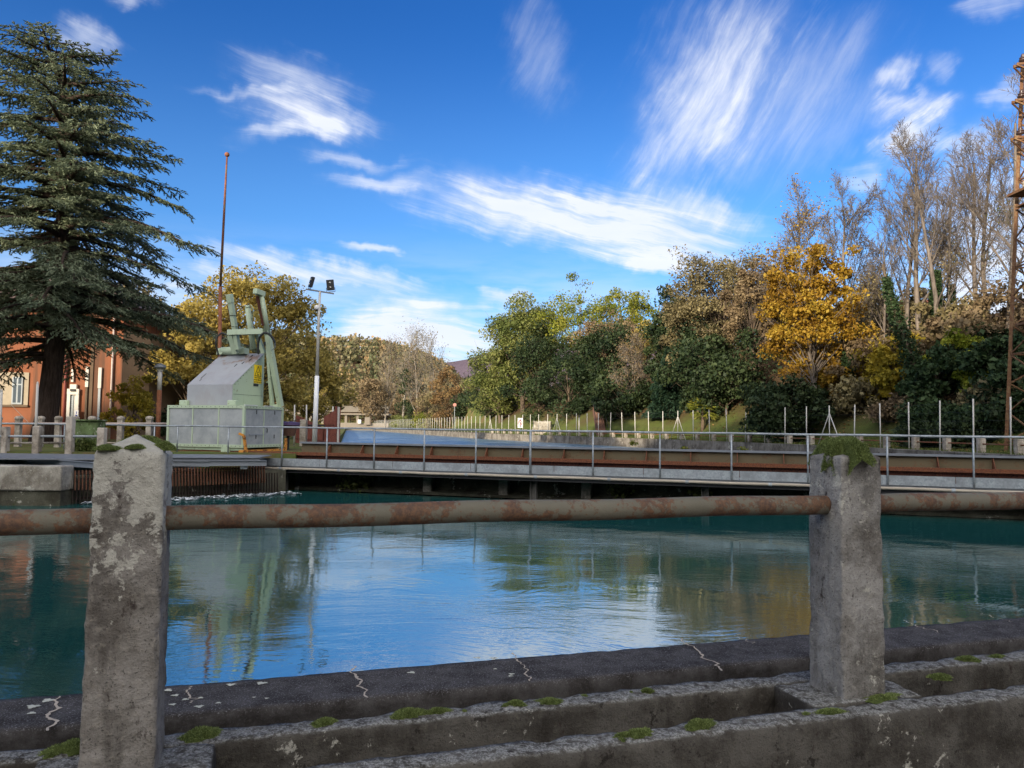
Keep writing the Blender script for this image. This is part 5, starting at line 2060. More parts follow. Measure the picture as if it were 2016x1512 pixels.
    pr = [(cq + .045 * math.cos(a), 3.47 + .05 * math.sin(a)) for a in np.linspace(.6, 6.0, 12)]
    for a, b in zip(pr[:-1], pr[1:]):
        gr.beam(mp(sx, *a), mp(sx, *b), .016, .003, MA)
    gr.build('gear_symbol', 'black', sg)
    ex, ey, ez = MBK, Vector((0, 0, 1)), -MA
    for txt, z, sz in (('MACCHINA', 3.325, .062), ('IN MOVIMENTO', 3.255, .056), ('AUTOMATICO', 3.185, .060)):
        cu = bpy.data.curves.new('lettering', 'FONT')
        cu.body = txt
        cu.size = sz
        cu.align_x = 'CENTER'
        cu.align_y = 'CENTER'
        cu.extrude = .001
        cu.offset = .0012
        tmp = bpy.data.objects.new('lettering', cu)
        o = link('lettering', bpy.data.meshes.new_from_object(tmp), 'black')
        bpy.data.objects.remove(tmp)
        mw = Matrix((ex, ey, ez)).transposed().to_4x4()
        mw.translation = mp(sx + .002, cq, z)
        o.parent = sg
        o.matrix_parent_inverse = Matrix.Translation(-sg.location)
        o.matrix_basis = mw
    lab = MB().hexa([mp(sa, q0 - .01, 3.05), mp(sa - .006, q0 - .01, 3.05), mp(sa - .006, q0 + .24, 3.05), mp(sa, q0 + .24, 3.05), mp(sa, q0 - .01, 3.13), mp(sa - .006, q0 - .01, 3.13), mp(sa - .006, q0 + .24, 3.13), mp(sa, q0 + .24, 3.13)])
    lab.build('type_plate', 'dark_steel', t)
    bo = MB()
    for s in np.arange(.12, W, .155):
        for z in (z0 + .045, z1 - .045):
            bo.tube([mp(s, .004, z), mp(s, -.008, z)], .011, 6)
    for tt in np.arange(.12, D, .155):
        for z in (z0 + .045, z1 - .045):
            bo.tube([mp(.004, tt, z), mp(-.008, tt, z)], .011, 6)
    for k in np.linspace(.06, .94, 11):
        a_ = mp(s0, t0, zf).lerp(mp(s0, t1 - .06, zt), k)
        bo.tube([a_ + MA * .01 + nrm * -.04, a_ - MA * .01 + nrm * -.04], .012, 6)
    bo.build('bolts', 'dark_steel', t)
    for z in (2.75,):
        blk(MB(), s0 - .003, s0 - .0005, t0 + .06, t1 - .05, z, z + .008).build('panel_seam', 'dark_steel', t)
    for tt in (.62, 1.55):
        for z in (1.4, 2.15):
            MB().tube([mp(.022, tt, z), mp(.022, tt, z + .12)], .014, 8).build('hinge', 'dark_steel', t)
    # white sheets of paper-thin flashing on the cabinet edge
    blk(MB(), -.01, .04, .02, .62, z1 + .003, z1 + .02).build('edge_strip', 'white_paint', t)
    blk(MB(), -.01, .04, 1.0, 1.45, z1 + .003, z1 + .02).build('edge_strip', 'white_paint', t)


machine()


# ================================================================== racks, platform, left quay
def left_works():
    A, B = Vector((-9.75, 17.3, 0)), Vector((-6.45, 20.3, 0))
    d = (B - A)
    n = d.normalized()
    bk = Vector((-n.y, n.x, 0))
    t = thing('trash_rack', A.lerp(B, .5), 'rusty trash rack of close vertical bars standing in the water below the platform', 'rack')
    Lr = d.length + .55
    nb = int(Lr / .075)
    up, lo = MB(), MB()
    for i in range(nb):
        p = A + n * (i * .075)
        tilt = bk * .0
        if i * .075 < d.length:
            up.beam(p + Vector((0, 0, .32)) - bk * .06, p + Vector((0, 0, .76)), .018, .06, bk)
        lo.beam(p + Vector((0, 0, -.6)) - bk * .10 + bk * .16, p + Vector((0, 0, .44 if i * .075 < d.length else .55)) + bk * .16, .016, .05, bk)
    up.build('upper_bars', 'rack_rust', t)
    lo.build('lower_bars', 'rack_dark', t)
    f = MB()
    for z, o in ((.70, .03), (.42, 0), (.12, .2), (.55, .18)):
        f.beam(A + Vector((0, 0, z)) + bk * o, A + n * d.length + Vector((0, 0, z)) + bk * o, .03, .05)
    f.build('cross_bars', 'rack_dark', t)
    bkw = MB().hexa([A + bk * .45 + Vector((0, 0, -1)), B + n * .8 + bk * .45 + Vector((0, 0, -1)), B + n * .8 + bk * .6 + Vector((0, 0, -1)), A + bk * .6 + Vector((0, 0, -1)),
                     A + bk * .45 + Vector((0, 0, .62)), B + n * .8 + bk * .45 + Vector((0, 0, .62)), B + n * .8 + bk * .6 + Vector((0, 0, .62)), A + bk * .6 + Vector((0, 0, .62))])
    bw = bkw.build('sill_wall', 'wet_concrete')
    tag(bw, 'dark wet sill wall behind the trash rack bars', 'wall')
    # foam where the water leaves the rack
    c = []
    for i in range(2600):
        s = RNG.uniform(.2, Lr + .3)
        o = -abs(RNG.normal(0, .28)) * (1.0 if s > 1.5 else .4) + .05
        if RNG.random() > .12 + .6 * (mnoise.noise(Vector((s * 2.3, o * 6, 0))) > .1):
            continue
        p = A + n * s + bk * o
        c.append((p.x, p.y, .012 + abs(RNG.normal(0, .012))))
    c = np.array(c)
    k = len(c)
    ax = np.tile(np.array([[n.x, n.y, 0]]), (k, 1)) + RNG.normal(0, .35, (k, 3)) * np.array([[1, 1, .2]])
    o = link('foam', leaves('foam', c, RNG.uniform(.04, .17, k), RNG.random(k), .3, ax, np.tile([[0, 0, 1.]], (k, 1)) + .25 * RNG.normal(size=(k, 3))), 'foam')
    tag(o, 'white foam streaks on the water at the foot of the trash rack', 'foam', kind='stuff')
    # left quay wall
    q = thing('quay_wall', (-16, 17.2, 0), 'stained concrete quay wall at the left edge of the pool', 'wall')
    MB().hexa([(-45, 16.95, -1), (-9.85, 16.95, -1), (-9.85, 17.75, -1), (-45, 17.75, -1), (-45, 16.95, .33), (-9.85, 16.95, .33), (-9.85, 17.75, .33), (-45, 17.75, .33)]).build('lower_wall', 'wet_concrete', q)
    MB().hexa([(-45, 16.9, .33), (-9.82, 16.9, .33), (-9.82, 17.4, .33), (-45, 17.4, .33), (-45, 16.9, .87), (-9.82, 16.9, .87), (-9.82, 17.4, .87), (-45, 17.4, .87)]).build('upper_wall', 'old_concrete', q, bevel=.03)
    w2 = MB().hexa([(-45, 19.9, -1), (-8.6, 19.9, -1), (-8.6, 21.1, -1), (-45, 21.1, -1), (-45, 19.9, .86), (-8.6, 19.9, .86), (-8.6, 21.1, .86), (-45, 21.1, .86)])
    tag(w2.build('inner_wall', 'old_concrete'), 'old concrete wall under the back of the steel platform', 'wall')
    # steel platform with edge beams
    p = thing('steel_platform', (-9, 19.5, .9), 'low grey steel plate platform on beams in front of the green machine', 'platform')
    c0, c1 = (-18.0, 16.9), (-6.45, 19.55)
    dk = MB().hexa([(-18, 16.95 + .9, .93), (-9.4, 18.62, .93), (-9.4, 21.4, .93), (-18, 21.2, .93), (-18, 16.95 + .9, .96), (-9.4, 18.62, .96), (-9.4, 21.4, .96), (-18, 21.2, .96)])
    dk.build('left_plate', 'grey_steel', p)
    dk = MB().hexa([(-9.3, 19.0, .965), (-6.5, 19.75, .965), (-6.7, 21.6, .965), (-9.3, 21.4, .965), (-9.3, 19.0, .99), (-6.5, 19.75, .99), (-6.7, 21.6, .99), (-9.3, 21.4, .99)])
    dk.build('right_plate', 'grey_steel', p)
    for (x0, y0, x1, y1, z) in ((-9.3, 18.93, -6.4, 19.70, .93), (-9.5, 18.75, -7.5, 19.25, .84), (-8.6, 18.95, -6.2, 19.6, .86)):
        ib = MB()
        a, b = Vector((x0, y0, z)), Vector((x1, y1, z))
        ib.beam(a, b, .02, .11)
        ib.beam(a + Vector((0, 0, .06)), b + Vector((0, 0, .06)), .11, .012)
        ib.beam(a - Vector((0, 0, .06)), b - Vector((0, 0, .06)), .11, .012)
        ib.build('edge_beam', 'grey_steel', p)
    ib = MB()
    a, b = Vector((-12.2, 19.5, .86)), Vector((-9.35, 17.6, .86))
    ib.beam(a, b, .02, .12)
    ib.beam(a + Vector((0, 0, .06)), b + Vector((0, 0, .06)), .12, .012)
    ib.beam(a - Vector((0, 0, .06)), b - Vector((0, 0, .06)), .12, .012)
    ib.build('cantilever_beam', 'grey_steel', p)
    for (x, y) in ((-7.95, 19.22), (-6.75, 19.55), (-9.42, 17.68)):
        MB().box((x, y, .77), (.16, .12, .12), .25).build('bearing_block', 'galvanised', p)


left_works()


def left_yard():
    # front fence: concrete posts with a grey pipe
    t = thing('pipe_fence', at(136, 885, 21.5), 'short fence of concrete posts with grey pipe rails at the left water edge', 'fence')
    Y = 21.6
    hs = []
    for px, top, w in ((10, 840, .15), (72.5, 839, .19), (137, 820, .18), (200, 842, .2), (-60, 840, .2), (-130, 840, .2)):
        p = at(px, 885, Y)
        zt = at(px, top, Y).z
        o = MB().box((p.x, p.y, (zt + .8) / 2), (w, .2, zt - .8)).build('post', 'stub_concrete', t, bevel=.02)
        if px == 137:
            o['label'] = 'taller narrow post beside the mossy cabinet'
    a, b = at(-160, 859, Y), at(200, 859, Y)
    MB().tube([a, b], .035, 10).build('rail', 'galvanised', t, True)
    a, b = at(-160, 873, Y + .2), at(128, 872, Y + .2)
    MB().tube([a, b], .028, 8).build('rail', 'stub_concrete', t, True)
    # rear fence
    t = thing('capped_post_fence', at(100, 880, 25), 'rear fence of pale capped concrete posts with a pinkish top rail before the orange building', 'fence')
    for px in (-50, -6, 34.6, 78, 113, 146, 179, 236, 292.6):
        Yp = 25.5
        p = at(px, 880, Yp)
        zt = at(px, 821, Yp).z
        MB().box((p.x, p.y, (zt + .95) / 2 - .03), (.17, .17, zt - .95)).build('post', 'stub_concrete', t, bevel=.012)
        MB().lathe((p.x, p.y, zt - .06), [(.0, -.02), (.125, -.02), (.13, .04), (.09, .08), (0, .10)], 4 if False else 10).build('cap', 'stub_concrete', t)
    for py, r, m in ((834, .034, 'rail_pink'), (872, .03, 'stub_concrete')):
        MB().tube([at(-80, py, 25.4), at(334, py, 25.4)], r, 8).build('rail', m, t, True)
    # posts beyond the machine on the canal side
    p = at(597, 872, 30)
    zt = at(597, 826, 30).z
    o = MB().box((p.x, p.y, (zt + 1.0) / 2), (.25, .25, zt - 1.0)).build('concrete_post', 'stub_concrete', None, bevel=.02)
    tag(o, 'pale weathered concrete post just left of the floodlight pole', 'post')
    o = MB().tube([at(575, 837, 30.2), at(640, 838, 30.2)], .03, 8).build('pipe_rail', 'dark_steel')
    tag(o, 'dark pipe rail running from the pale post towards the red bar fence', 'railing')
    # mossy cabinet
    p = at(170, 888, 22.6)
    z0, z1 = .95, at(170, 829, 22.6).z
    cb = thing('mossy_cabinet', (p.x, p.y, z0), 'green mossy box cabinet half hidden between two fence posts on the left', 'cabinet')
    MB().box((p.x, p.y + .1, (z0 + z1) / 2), (.74, .5, z1 - z0)).build('body', 'cabinet_green', cb, bevel=.04)
    MB().box((p.x, p.y + .08, z1 + .02), (.80, .58, .05)).build('lid', 'cabinet_green', cb, bevel=.02)
    n = 1500
    c = np.array([[p.x, p.y - .25, z0]]) + np.stack([RNG.uniform(-.42, .45, n), RNG.uniform(-.15, .1, n), np.abs(RNG.normal(0, .18, n))], 1)
    o = link('weed_tuft', leaves('weed_tuft', c, RNG.uniform(.06, .14, n), RNG.random(n), .4, RNG.normal(size=(n, 3)) + np.array([[0, 0, 1.2]])), 'lf_grass')
    tag(o, 'green weeds growing at the foot of the mossy cabinet', 'weeds', kind='stuff')
    # slim white poles with guy wire
    for k, (px, top, lab) in enumerate(((74, 757, 'slim leaning pale steel pole in front of the cedar trunk'), (3, 772, 'slim pale steel pole at the far left edge'))):
        b = at(px - 3, 840, 23.5)
        tp = at(px, top, 23.5)
        pt = thing('slim_pole', (b.x, b.y, .9), lab, 'pole', 'slim pale poles by the left fence')
        MB().tube([(b.x, b.y, .9), tp], [.045, .035], 8).build('shaft', 'post_white', pt, True)
        MB().lathe(tp, [(.035, 0), (.03, .06), (0, .1)], 8).build('tip', 'post_white', pt)
    o = MB().tube([at(20, 795, 24), at(58, 834, 24)], .008, 5).build('guy_wire', 'conduit')
    tag(o, 'thin guy wire slanting down behind the left fence', 'wire')
    # yard lamp
    b = at(311, 850, 30)
    b.z = 1.0
    lp = thing('yard_lamp', b, 'rust coloured lamp post with a grey mushroom lamp head', 'lamp post')
    zt = at(315, 731, 30).z
    tx = at(315, 731, 30).x
    zm = at(313.5, 768, 30).z
    MB().tube([(b.x, b.y, 1.0), (b.x + (tx - b.x) * .6, b.y, zm)], .09, 10).build('post', 'mast_rust2', lp, True)
    MB().tube([(b.x + (tx - b.x) * .6, b.y, zm), (tx, b.y, zt)], .085, 10).build('upper_post', 'post_white', lp, True)
    MB().lathe((tx, b.y, zt), [(.11, 0), (.13, .10), (.20, .13), (.21, .20)], 16).build('lamp_body', 'post_white', lp, True)
    MB().lathe((tx, b.y, zt + .11), [(.0, .02), (.2, .0), (.22, .06), (.205, .11), (.12, .17), (.05, .20), (0, .2)], 20).build('lamp_head', 'grey_steel', lp, True)
    # ball-topped mast
    b = at(436, 850, 27)
    b.z = 1.0
    tp = at(447, 306, 27)
    ms = thing('ball_mast', b, 'tall thin rusty mast topped by a ball behind the machine', 'mast')
    bx = at(438, 700, 27)
    MB().tube([(bx.x - .03, b.y, 1.0), (tp.x - .08, b.y, at(442, 565, 27).z)], .062, 10).build('lower_mast', 'mast_rust2', ms, True)
    MB().tube([(tp.x - .08, b.y, at(442, 565, 27).z), (tp.x - .03, b.y, at(446, 400, 27).z), tp], [.045, .04, .028], 10).build('upper_mast', 'mast_rust', ms, True)
    MB().ball(tp + Vector((0, 0, .03)), .088).build('ball', 'mast_rust2', ms, True)
    # floodlight pole
    Y = 29
    b = at(619, 872, Y)
    b.z = 1.0
    tp = at(630, 574, Y)
    fp = thing('floodlight_pole', b, 'white floodlight pole with two black lamps on a cross bar', 'light pole')
    zz = [1.0, at(624, 740, Y).z, at(627, 640, Y).z, tp.z]
    xs = [b.x, at(624, 740, Y).x, at(627, 640, Y).x, tp.x]
    MB().tube([(xs[0], Y, zz[0]), (xs[1], Y, zz[1])], [.098, .085], 12).build('lower_pole', 'white_paint', fp, True)
    MB().tube([(xs[1], Y, zz[1]), (xs[2], Y, zz[2]), (xs[3], Y, zz[3])], [.066, .052, .045], 12).build('upper_pole', 'post_white', fp, True)
    MB().beam((tp.x - .50, Y - .15, tp.z + .06), (tp.x + .50, Y + .15, tp.z - .05), .07, .05).build('cross_bar', 'grey_steel', fp)
    for k, (dx, yaw, tilt) in enumerate(((-.31, -1.05, .25), (.36, .12, -.12))):
        c = Vector((tp.x + dx, Y + dx * .3, tp.z + .31 - dx * .1))
        fl_ = MB()
        rot = Matrix.Rotation(tilt, 3, 'Y') @ Matrix.Rotation(yaw, 3, 'Z')
        pts = [c + rot @ Vector((x, y, z)) for z in (-.20, .20) for x, y in ((-.14, -.05), (.14, -.05), (.14, .06), (-.14, .06))]
        f = fl_.hexa(pts).build('floodlight', 'black', fp, bevel=.01)
        for z in (.085, -.10):
            cc = c + rot @ Vector((0.0, -.056, z))
            MB().ball(cc, .035, .8).build('lens', 'lens', f, True)
        MB().tube([c + rot @ Vector((-.16, 0, -.1)), c + rot @ Vector((-.16, 0, -.26)), c + rot @ Vector((.16, 0, -.26)), c + rot @ Vector((.16, 0, -.1))], .012, 6).build('bracket', 'dark_steel', f)
    cz = at(624, 606, Y)
    MB().beam((tp.x - .02, Y, cz.z + .06), (cz.x, Y - .02, cz.z + .06), .07, .06).build('camera_arm', 'white_paint', fp)
    MB().lathe((cz.x, Y - .02, cz.z), [(0, -.10), (.07, -.08), (.095, -.02), (.095, .05), (.06, .09), (0, .1)], 14).build('camera_dome', 'white_paint', fp, True)
    MB().lathe((cz.x, Y - .02, cz.z), [(0, -.135), (.05, -.12), (.072, -.078)], 14).build('camera_lens', 'black', fp, True)
    # red bar fence along the left bank
    rf = thing('red_bar_fence', at(655, 868, 26), 'rust red vertical bar fence at the corner of the left canal bank', 'fence')
    a, m, e = at(668, 868, 27.5), at(638, 850, 30.5), at(583, 850, 36)
    a.z = m.z = e.z = 1.0
    zt = at(662, 802, 27.5).z
    zt2 = at(600, 816, 34).z
    br = MB()
    for p, q, za, zb, n in ((a, m, zt, zt - .3, 16), (m, e, zt - .75, zt2, 40)):
        for i in range(n):
            s = i / (n - 1)
            w = p.lerp(q, s)
            br.beam((w.x, w.y, 1.0), (w.x, w.y, za + (zb - za) * s), .03, .04)
    br.build('bars', 'fence_red', rf)
    for px, py, Yp in ((662, 800, 27.5), (667, 801, 27.2)):
        p = at(px, py, Yp)
        MB().beam((p.x, p.y, .9), p, .07 if px == 662 else .03, .07).build('post', 'fence_red' if px == 662 else 'post_white', rf)
    rr = MB()
    for z in (1.2, 1.85):
        rr.beam((a.x, a.y, z), (m.x, m.y, z), .03, .04)
        rr.beam((m.x, m.y, z), (e.x, e.y, z), .03, .04)
    rr.build('rails', 'fence_red', rf)
    for px, top in ((580, 797), (603.5, 797), (655.5, 800)):
        b = at(px, 850, 31)
        o = MB().tube([(b.x, b.y, 1.0), at(px, top, 31)], .03, 8).build('thin_post', 'post_white', None, True)
        tag(o, {580: 'thin pale post left of the pale concrete post', 603.5: 'thin pale post directly behind the pale concrete post', 655.5: 'thin pale post amid the red bar fence'}[px], 'post', 'thin posts by the red bar fence')
    # basket with twigs
    p = at(567, 855, 26)
    p.z = at(567, 858, 26).z
    bk = thing('debris_basket', p, 'brown wicker like basket with purple rim and twigs beside the machine', 'basket')
    MB().lathe(p, [(0, .02), (.22, .0), (.30, .26), (.36, .36)], 14).build('body', 'wicker', bk)
    MB().lathe(p, [(.35, .35), (.39, .36), (.39, .45), (.34, .46), (.2, .48), (0, .48)], 14).build('rim', 'purple_bin', bk)
    tw = MB()
    for k in range(12):
        an = random.uniform(-.9, .9)
        tw.tube([p + Vector((.2 * random.uniform(-1, 1.4), 0, .42)), p + Vector((.5 * math.sin(an) + .2, -.1, .42 + .3 * random.uniform(-.8, .6)))], [.018, .006], 5)
    tw.build('twigs', 'bark_brown', bk)
    MB().beam((p.x, p.y, 1.0), (p.x, p.y, p.z + .02), .08, .08).build('stand', 'dark_steel', bk)


M['rail_pink'] = plain('rail_pink', (.48, .40, .36), .6, .3)
M['mast_rust2'] = rusty('mast_rust2', (.26, .10, .05), (.30, .11, .045), .5, 1.0, (.12, .045, .025))
M['cabinet_green'] = concrete('cabinet_green', (.10, .14, .06), .6, lichen=.2, moss=.6, dark=.3)
left_yard()


# ================================================================== buildings and far things
def orange_building():
    t = thing('orange_building', (-24, 38, 1), 'orange plastered building behind the cedar with streaked walls', 'building')
    c1 = at(236, 830, 38.0)
    xr, yr = c1.x, 38.0
    ang = R(8)
    fx = Vector((-math.cos(ang), -math.sin(ang), 0))       # to the left along the facade
    O = Vector((xr, yr, 0))
    nb = Vector((-fx.y, fx.x, 0))
    if nb.y < 0:
        nb = -nb

    def fp(s, o, z):
        p = O + fx * s - nb * o
        return Vector((p.x, p.y, z))

    def col(px, o=0.0):
        """distance along the facade of the point seen in column px"""
        d = ray(px, 800)
        u = d.x / d.y
        a = O - nb * o
        return (u * a.y - a.x) / (fx.x - u * fx.y)

    def zat(px, py):
        s = col(px)
        return at(px, py, fp(s, 0, 0).y).z

    def slab(mb, s0, s1, o0, o1, z0, z1):
        return mb.hexa([fp(s1, o1, z0), fp(s0, o1, z0), fp(s0, o0, z0), fp(s1, o0, z0), fp(s1, o1, z1), fp(s0, o1, z1), fp(s0, o0, z1), fp(s1, o0, z1)])
    H = 7.6
    LB = 16.0
    slab(MB(), 0, LB, -9, 0, .6, H).build('wall', 'orange_plaster', t)
    rf = MB()
    rf.add([fp(-.6, .7, H), fp(LB, .7, H), fp(LB, -9.6, H), fp(-.6, -9.6, H), fp(3.5, -4.5, H + 2.6), fp(LB, -4.5, H + 2.6)],
           [(0, 1, 5, 4), (2, 3, 4, 5), (3, 0, 4), (3, 2, 1, 0)])
    rf.build('roof', 'roof_brown', t)
    slab(MB(), -.6, LB, .55, .74, H - .16, H + .02).build('eaves', 'bark_brown', t)
    # brown rounded corner in front of the wing
    s = MB()
    s.add([(xr, yr, .6), (xr + .9, yr + 1.0, .6), (xr + 1.5, yr + 4, .6), (xr, yr, 6.4), (xr + .9, yr + 1.0, 6.4), (xr + 1.5, yr + 4, 6.4), (xr - 1, yr + 4, 6.4)], [(0, 1, 4, 3), (1, 2, 5, 4), (3, 4, 5, 6)])
    s.build('corner_wall', 'brown_plaster', t)
    # plinth under the window and band
    s0, s1 = col(56), col(-200)
    slab(MB(), s0, s1, .0, .10, zat(30, 801), zat(30, 797)).build('band', 'brown_plaster', t)
    slab(MB(), s0 + .02, s1, .0, .05, zat(30, 797), zat(30, 733)).build('window_surround', 'beige', t)
    z0, z1 = zat(34, 796), zat(34, 742)
    for a, b in ((44.5, 24), (-30, -52), (-98, -120)):
        w0, w1 = col(a), col(b)
        w = slab(MB(), w0, w1, .05, .11, z0, z1).build('window', 'window_grey', t)
        m = (w0 + w1) / 2
        for q0, q1 in ((w0 + .06, m - .04), (m + .04, w1 - .06)):
            slab(MB(), q0, q1, .11, .118, z0 + .08, z1 - .40).build('pane', 'glass', w)
            slab(MB(), q0, q1, .11, .118, z1 - .34, z1 - .06).build('pane', 'glass', w)
    # door with pale surround and keystone hood
    d0, d1 = col(156), col(133)
    zd = zat(145, 777)
    su = MB()
    slab(su, d0, d0 + .14, 0, .12, .8, zd)
    slab(su, d1 - .14, d1, 0, .12, .8, zd)
    slab(su, d0, d1, 0, .14, zd, zd + .28)
    slab(su, d0 + .12, d1 - .12, 0, .14, zd + .28, zd + .5)
    su.build('door_surround', 'surround_white', t)
    slab(MB(), d0 + .14, d1 - .14, 0.0, .03, .8, zd).build('door', 'door_grey', t)
    slab(MB(), d1 - .28, d1 - .15, 0.031, .06, .8, zd - .05).build('door_shutter', 'window_grey', t)
    slab(MB(), (d0 + d1) / 2 - .11, (d0 + d1) / 2 + .11, .14, .20, zd + .16, zd + .27).build('door_lamp', 'dark_steel', t)
    slab(MB(), col(143.5), col(139), 0, .10, zat(141, 752), zat(141, 725)).build('pilaster_strip', 'surround_white', t)
    # thin vertical panels, pipes
    for a, b, top, mm in ((172, 168, 762, 'bark_brown'), (197.5, 193, 764, 'window_grey')):
        slab(MB(), col(a), col(b), 0, .08, .9, zat(a, top)).build('slot_window', mm, t)
        slab(MB(), col(a) - .02, col(b) + .02, 0, .10, zat(a, top), zat(a, top - 40)).build('pilaster_strip', 'surround_white', t)
    for px, r, mm in ((219, .045, 'rail_pink'), (128, .06, 'pipe_red')):
        sx = col(px)
        MB().tube([fp(sx, .09, .9), fp(sx, .09, H - .1)], r, 8).build('downpipe', mm, t, True)
    for px in (116, 178):
        slab(MB(), col(px + 3), col(px - 3), 0, .05, .9, 6.5).build('stained_rib', 'brown_plaster', t)
    # white notice
    n0, n1 = col(158.5), col(150.5)
    zb, zt = zat(154, 823), zat(154, 808)
    nt = thing('notice_board', fp((n0 + n1) / 2, .2, zb), 'small white notice with blue blocks beside the pale door', 'notice')
    slab(MB(), n0, n1, .20, .22, zb, zt).build('board', 'white_paint', nt)
    slab(MB(), n0 + .04, n1 - .05, .221, .224, zb + .04, zb + .15).build('blue_block', 'notice_blue', nt)
    slab(MB(), n0 + .07, n1 - .08, .221, .224, zt - .16, zt - .06).build('blue_block', 'notice_blue', nt)
    # low rust coloured wing to the right
    w = thing('low_wing', (-17, 42, 1), 'low rust orange wing with beige framed windows right of the brown corner', 'building')
    Y = 42
    a, b = at(285, 800, Y), at(349, 800, Y)
    zt = at(315, 727, Y).z
    MB().box(((a.x + b.x) / 2, Y + 3, (zt + .6) / 2), (b.x - a.x, 6, zt - .6)).build('wall', 'orange_plaster', w)
    zl = at(315, 766, Y).z
    MB().box(((a.x + b.x) / 2 + .1, Y + 2.6, zt + .12), (b.x - a.x + .8, 7.4, .2)).build('roof', 'roof_tile', w)
    MB().box(((a.x + b.x) / 2, Y - .12, zl), (b.x - a.x, .26, .10)).build('sill_band', 'bark_brown', w)
    for px in (302, 322, 341):
        p0, p1 = at(px - 6, 790, Y), at(px + 6, 790, Y)
        MB().box(((p0.x + p1.x) / 2, Y - .06, (zl + 1.6) / 2 + .1), (p1.x - p0.x, .08, zl - 1.9)).build('window', 'glass', w)
        MB().box((p1.x + .06, Y - .07, (zl + 1.2) / 2), (.12, .14, zl - 1.2)).build('window_frame', 'beige', w)


M['roof_brown'] = plain('roof_brown', (.10, .07, .058), .85)
M['window_grey'] = plain('window_grey', (.30, .33, .35), .5)
M['surround_white'] = plain('surround_white', (.60, .56, .50), .85, .2, 0, .2)
M['door_grey'] = plain('door_grey', (.50, .49, .46), .6, .3, 0, .15)
M['pipe_red'] = plain('pipe_red', (.22, .06, .05), .6)
M['notice_blue'] = plain('notice_blue', (.08, .09, .35), .5)
orange_building()


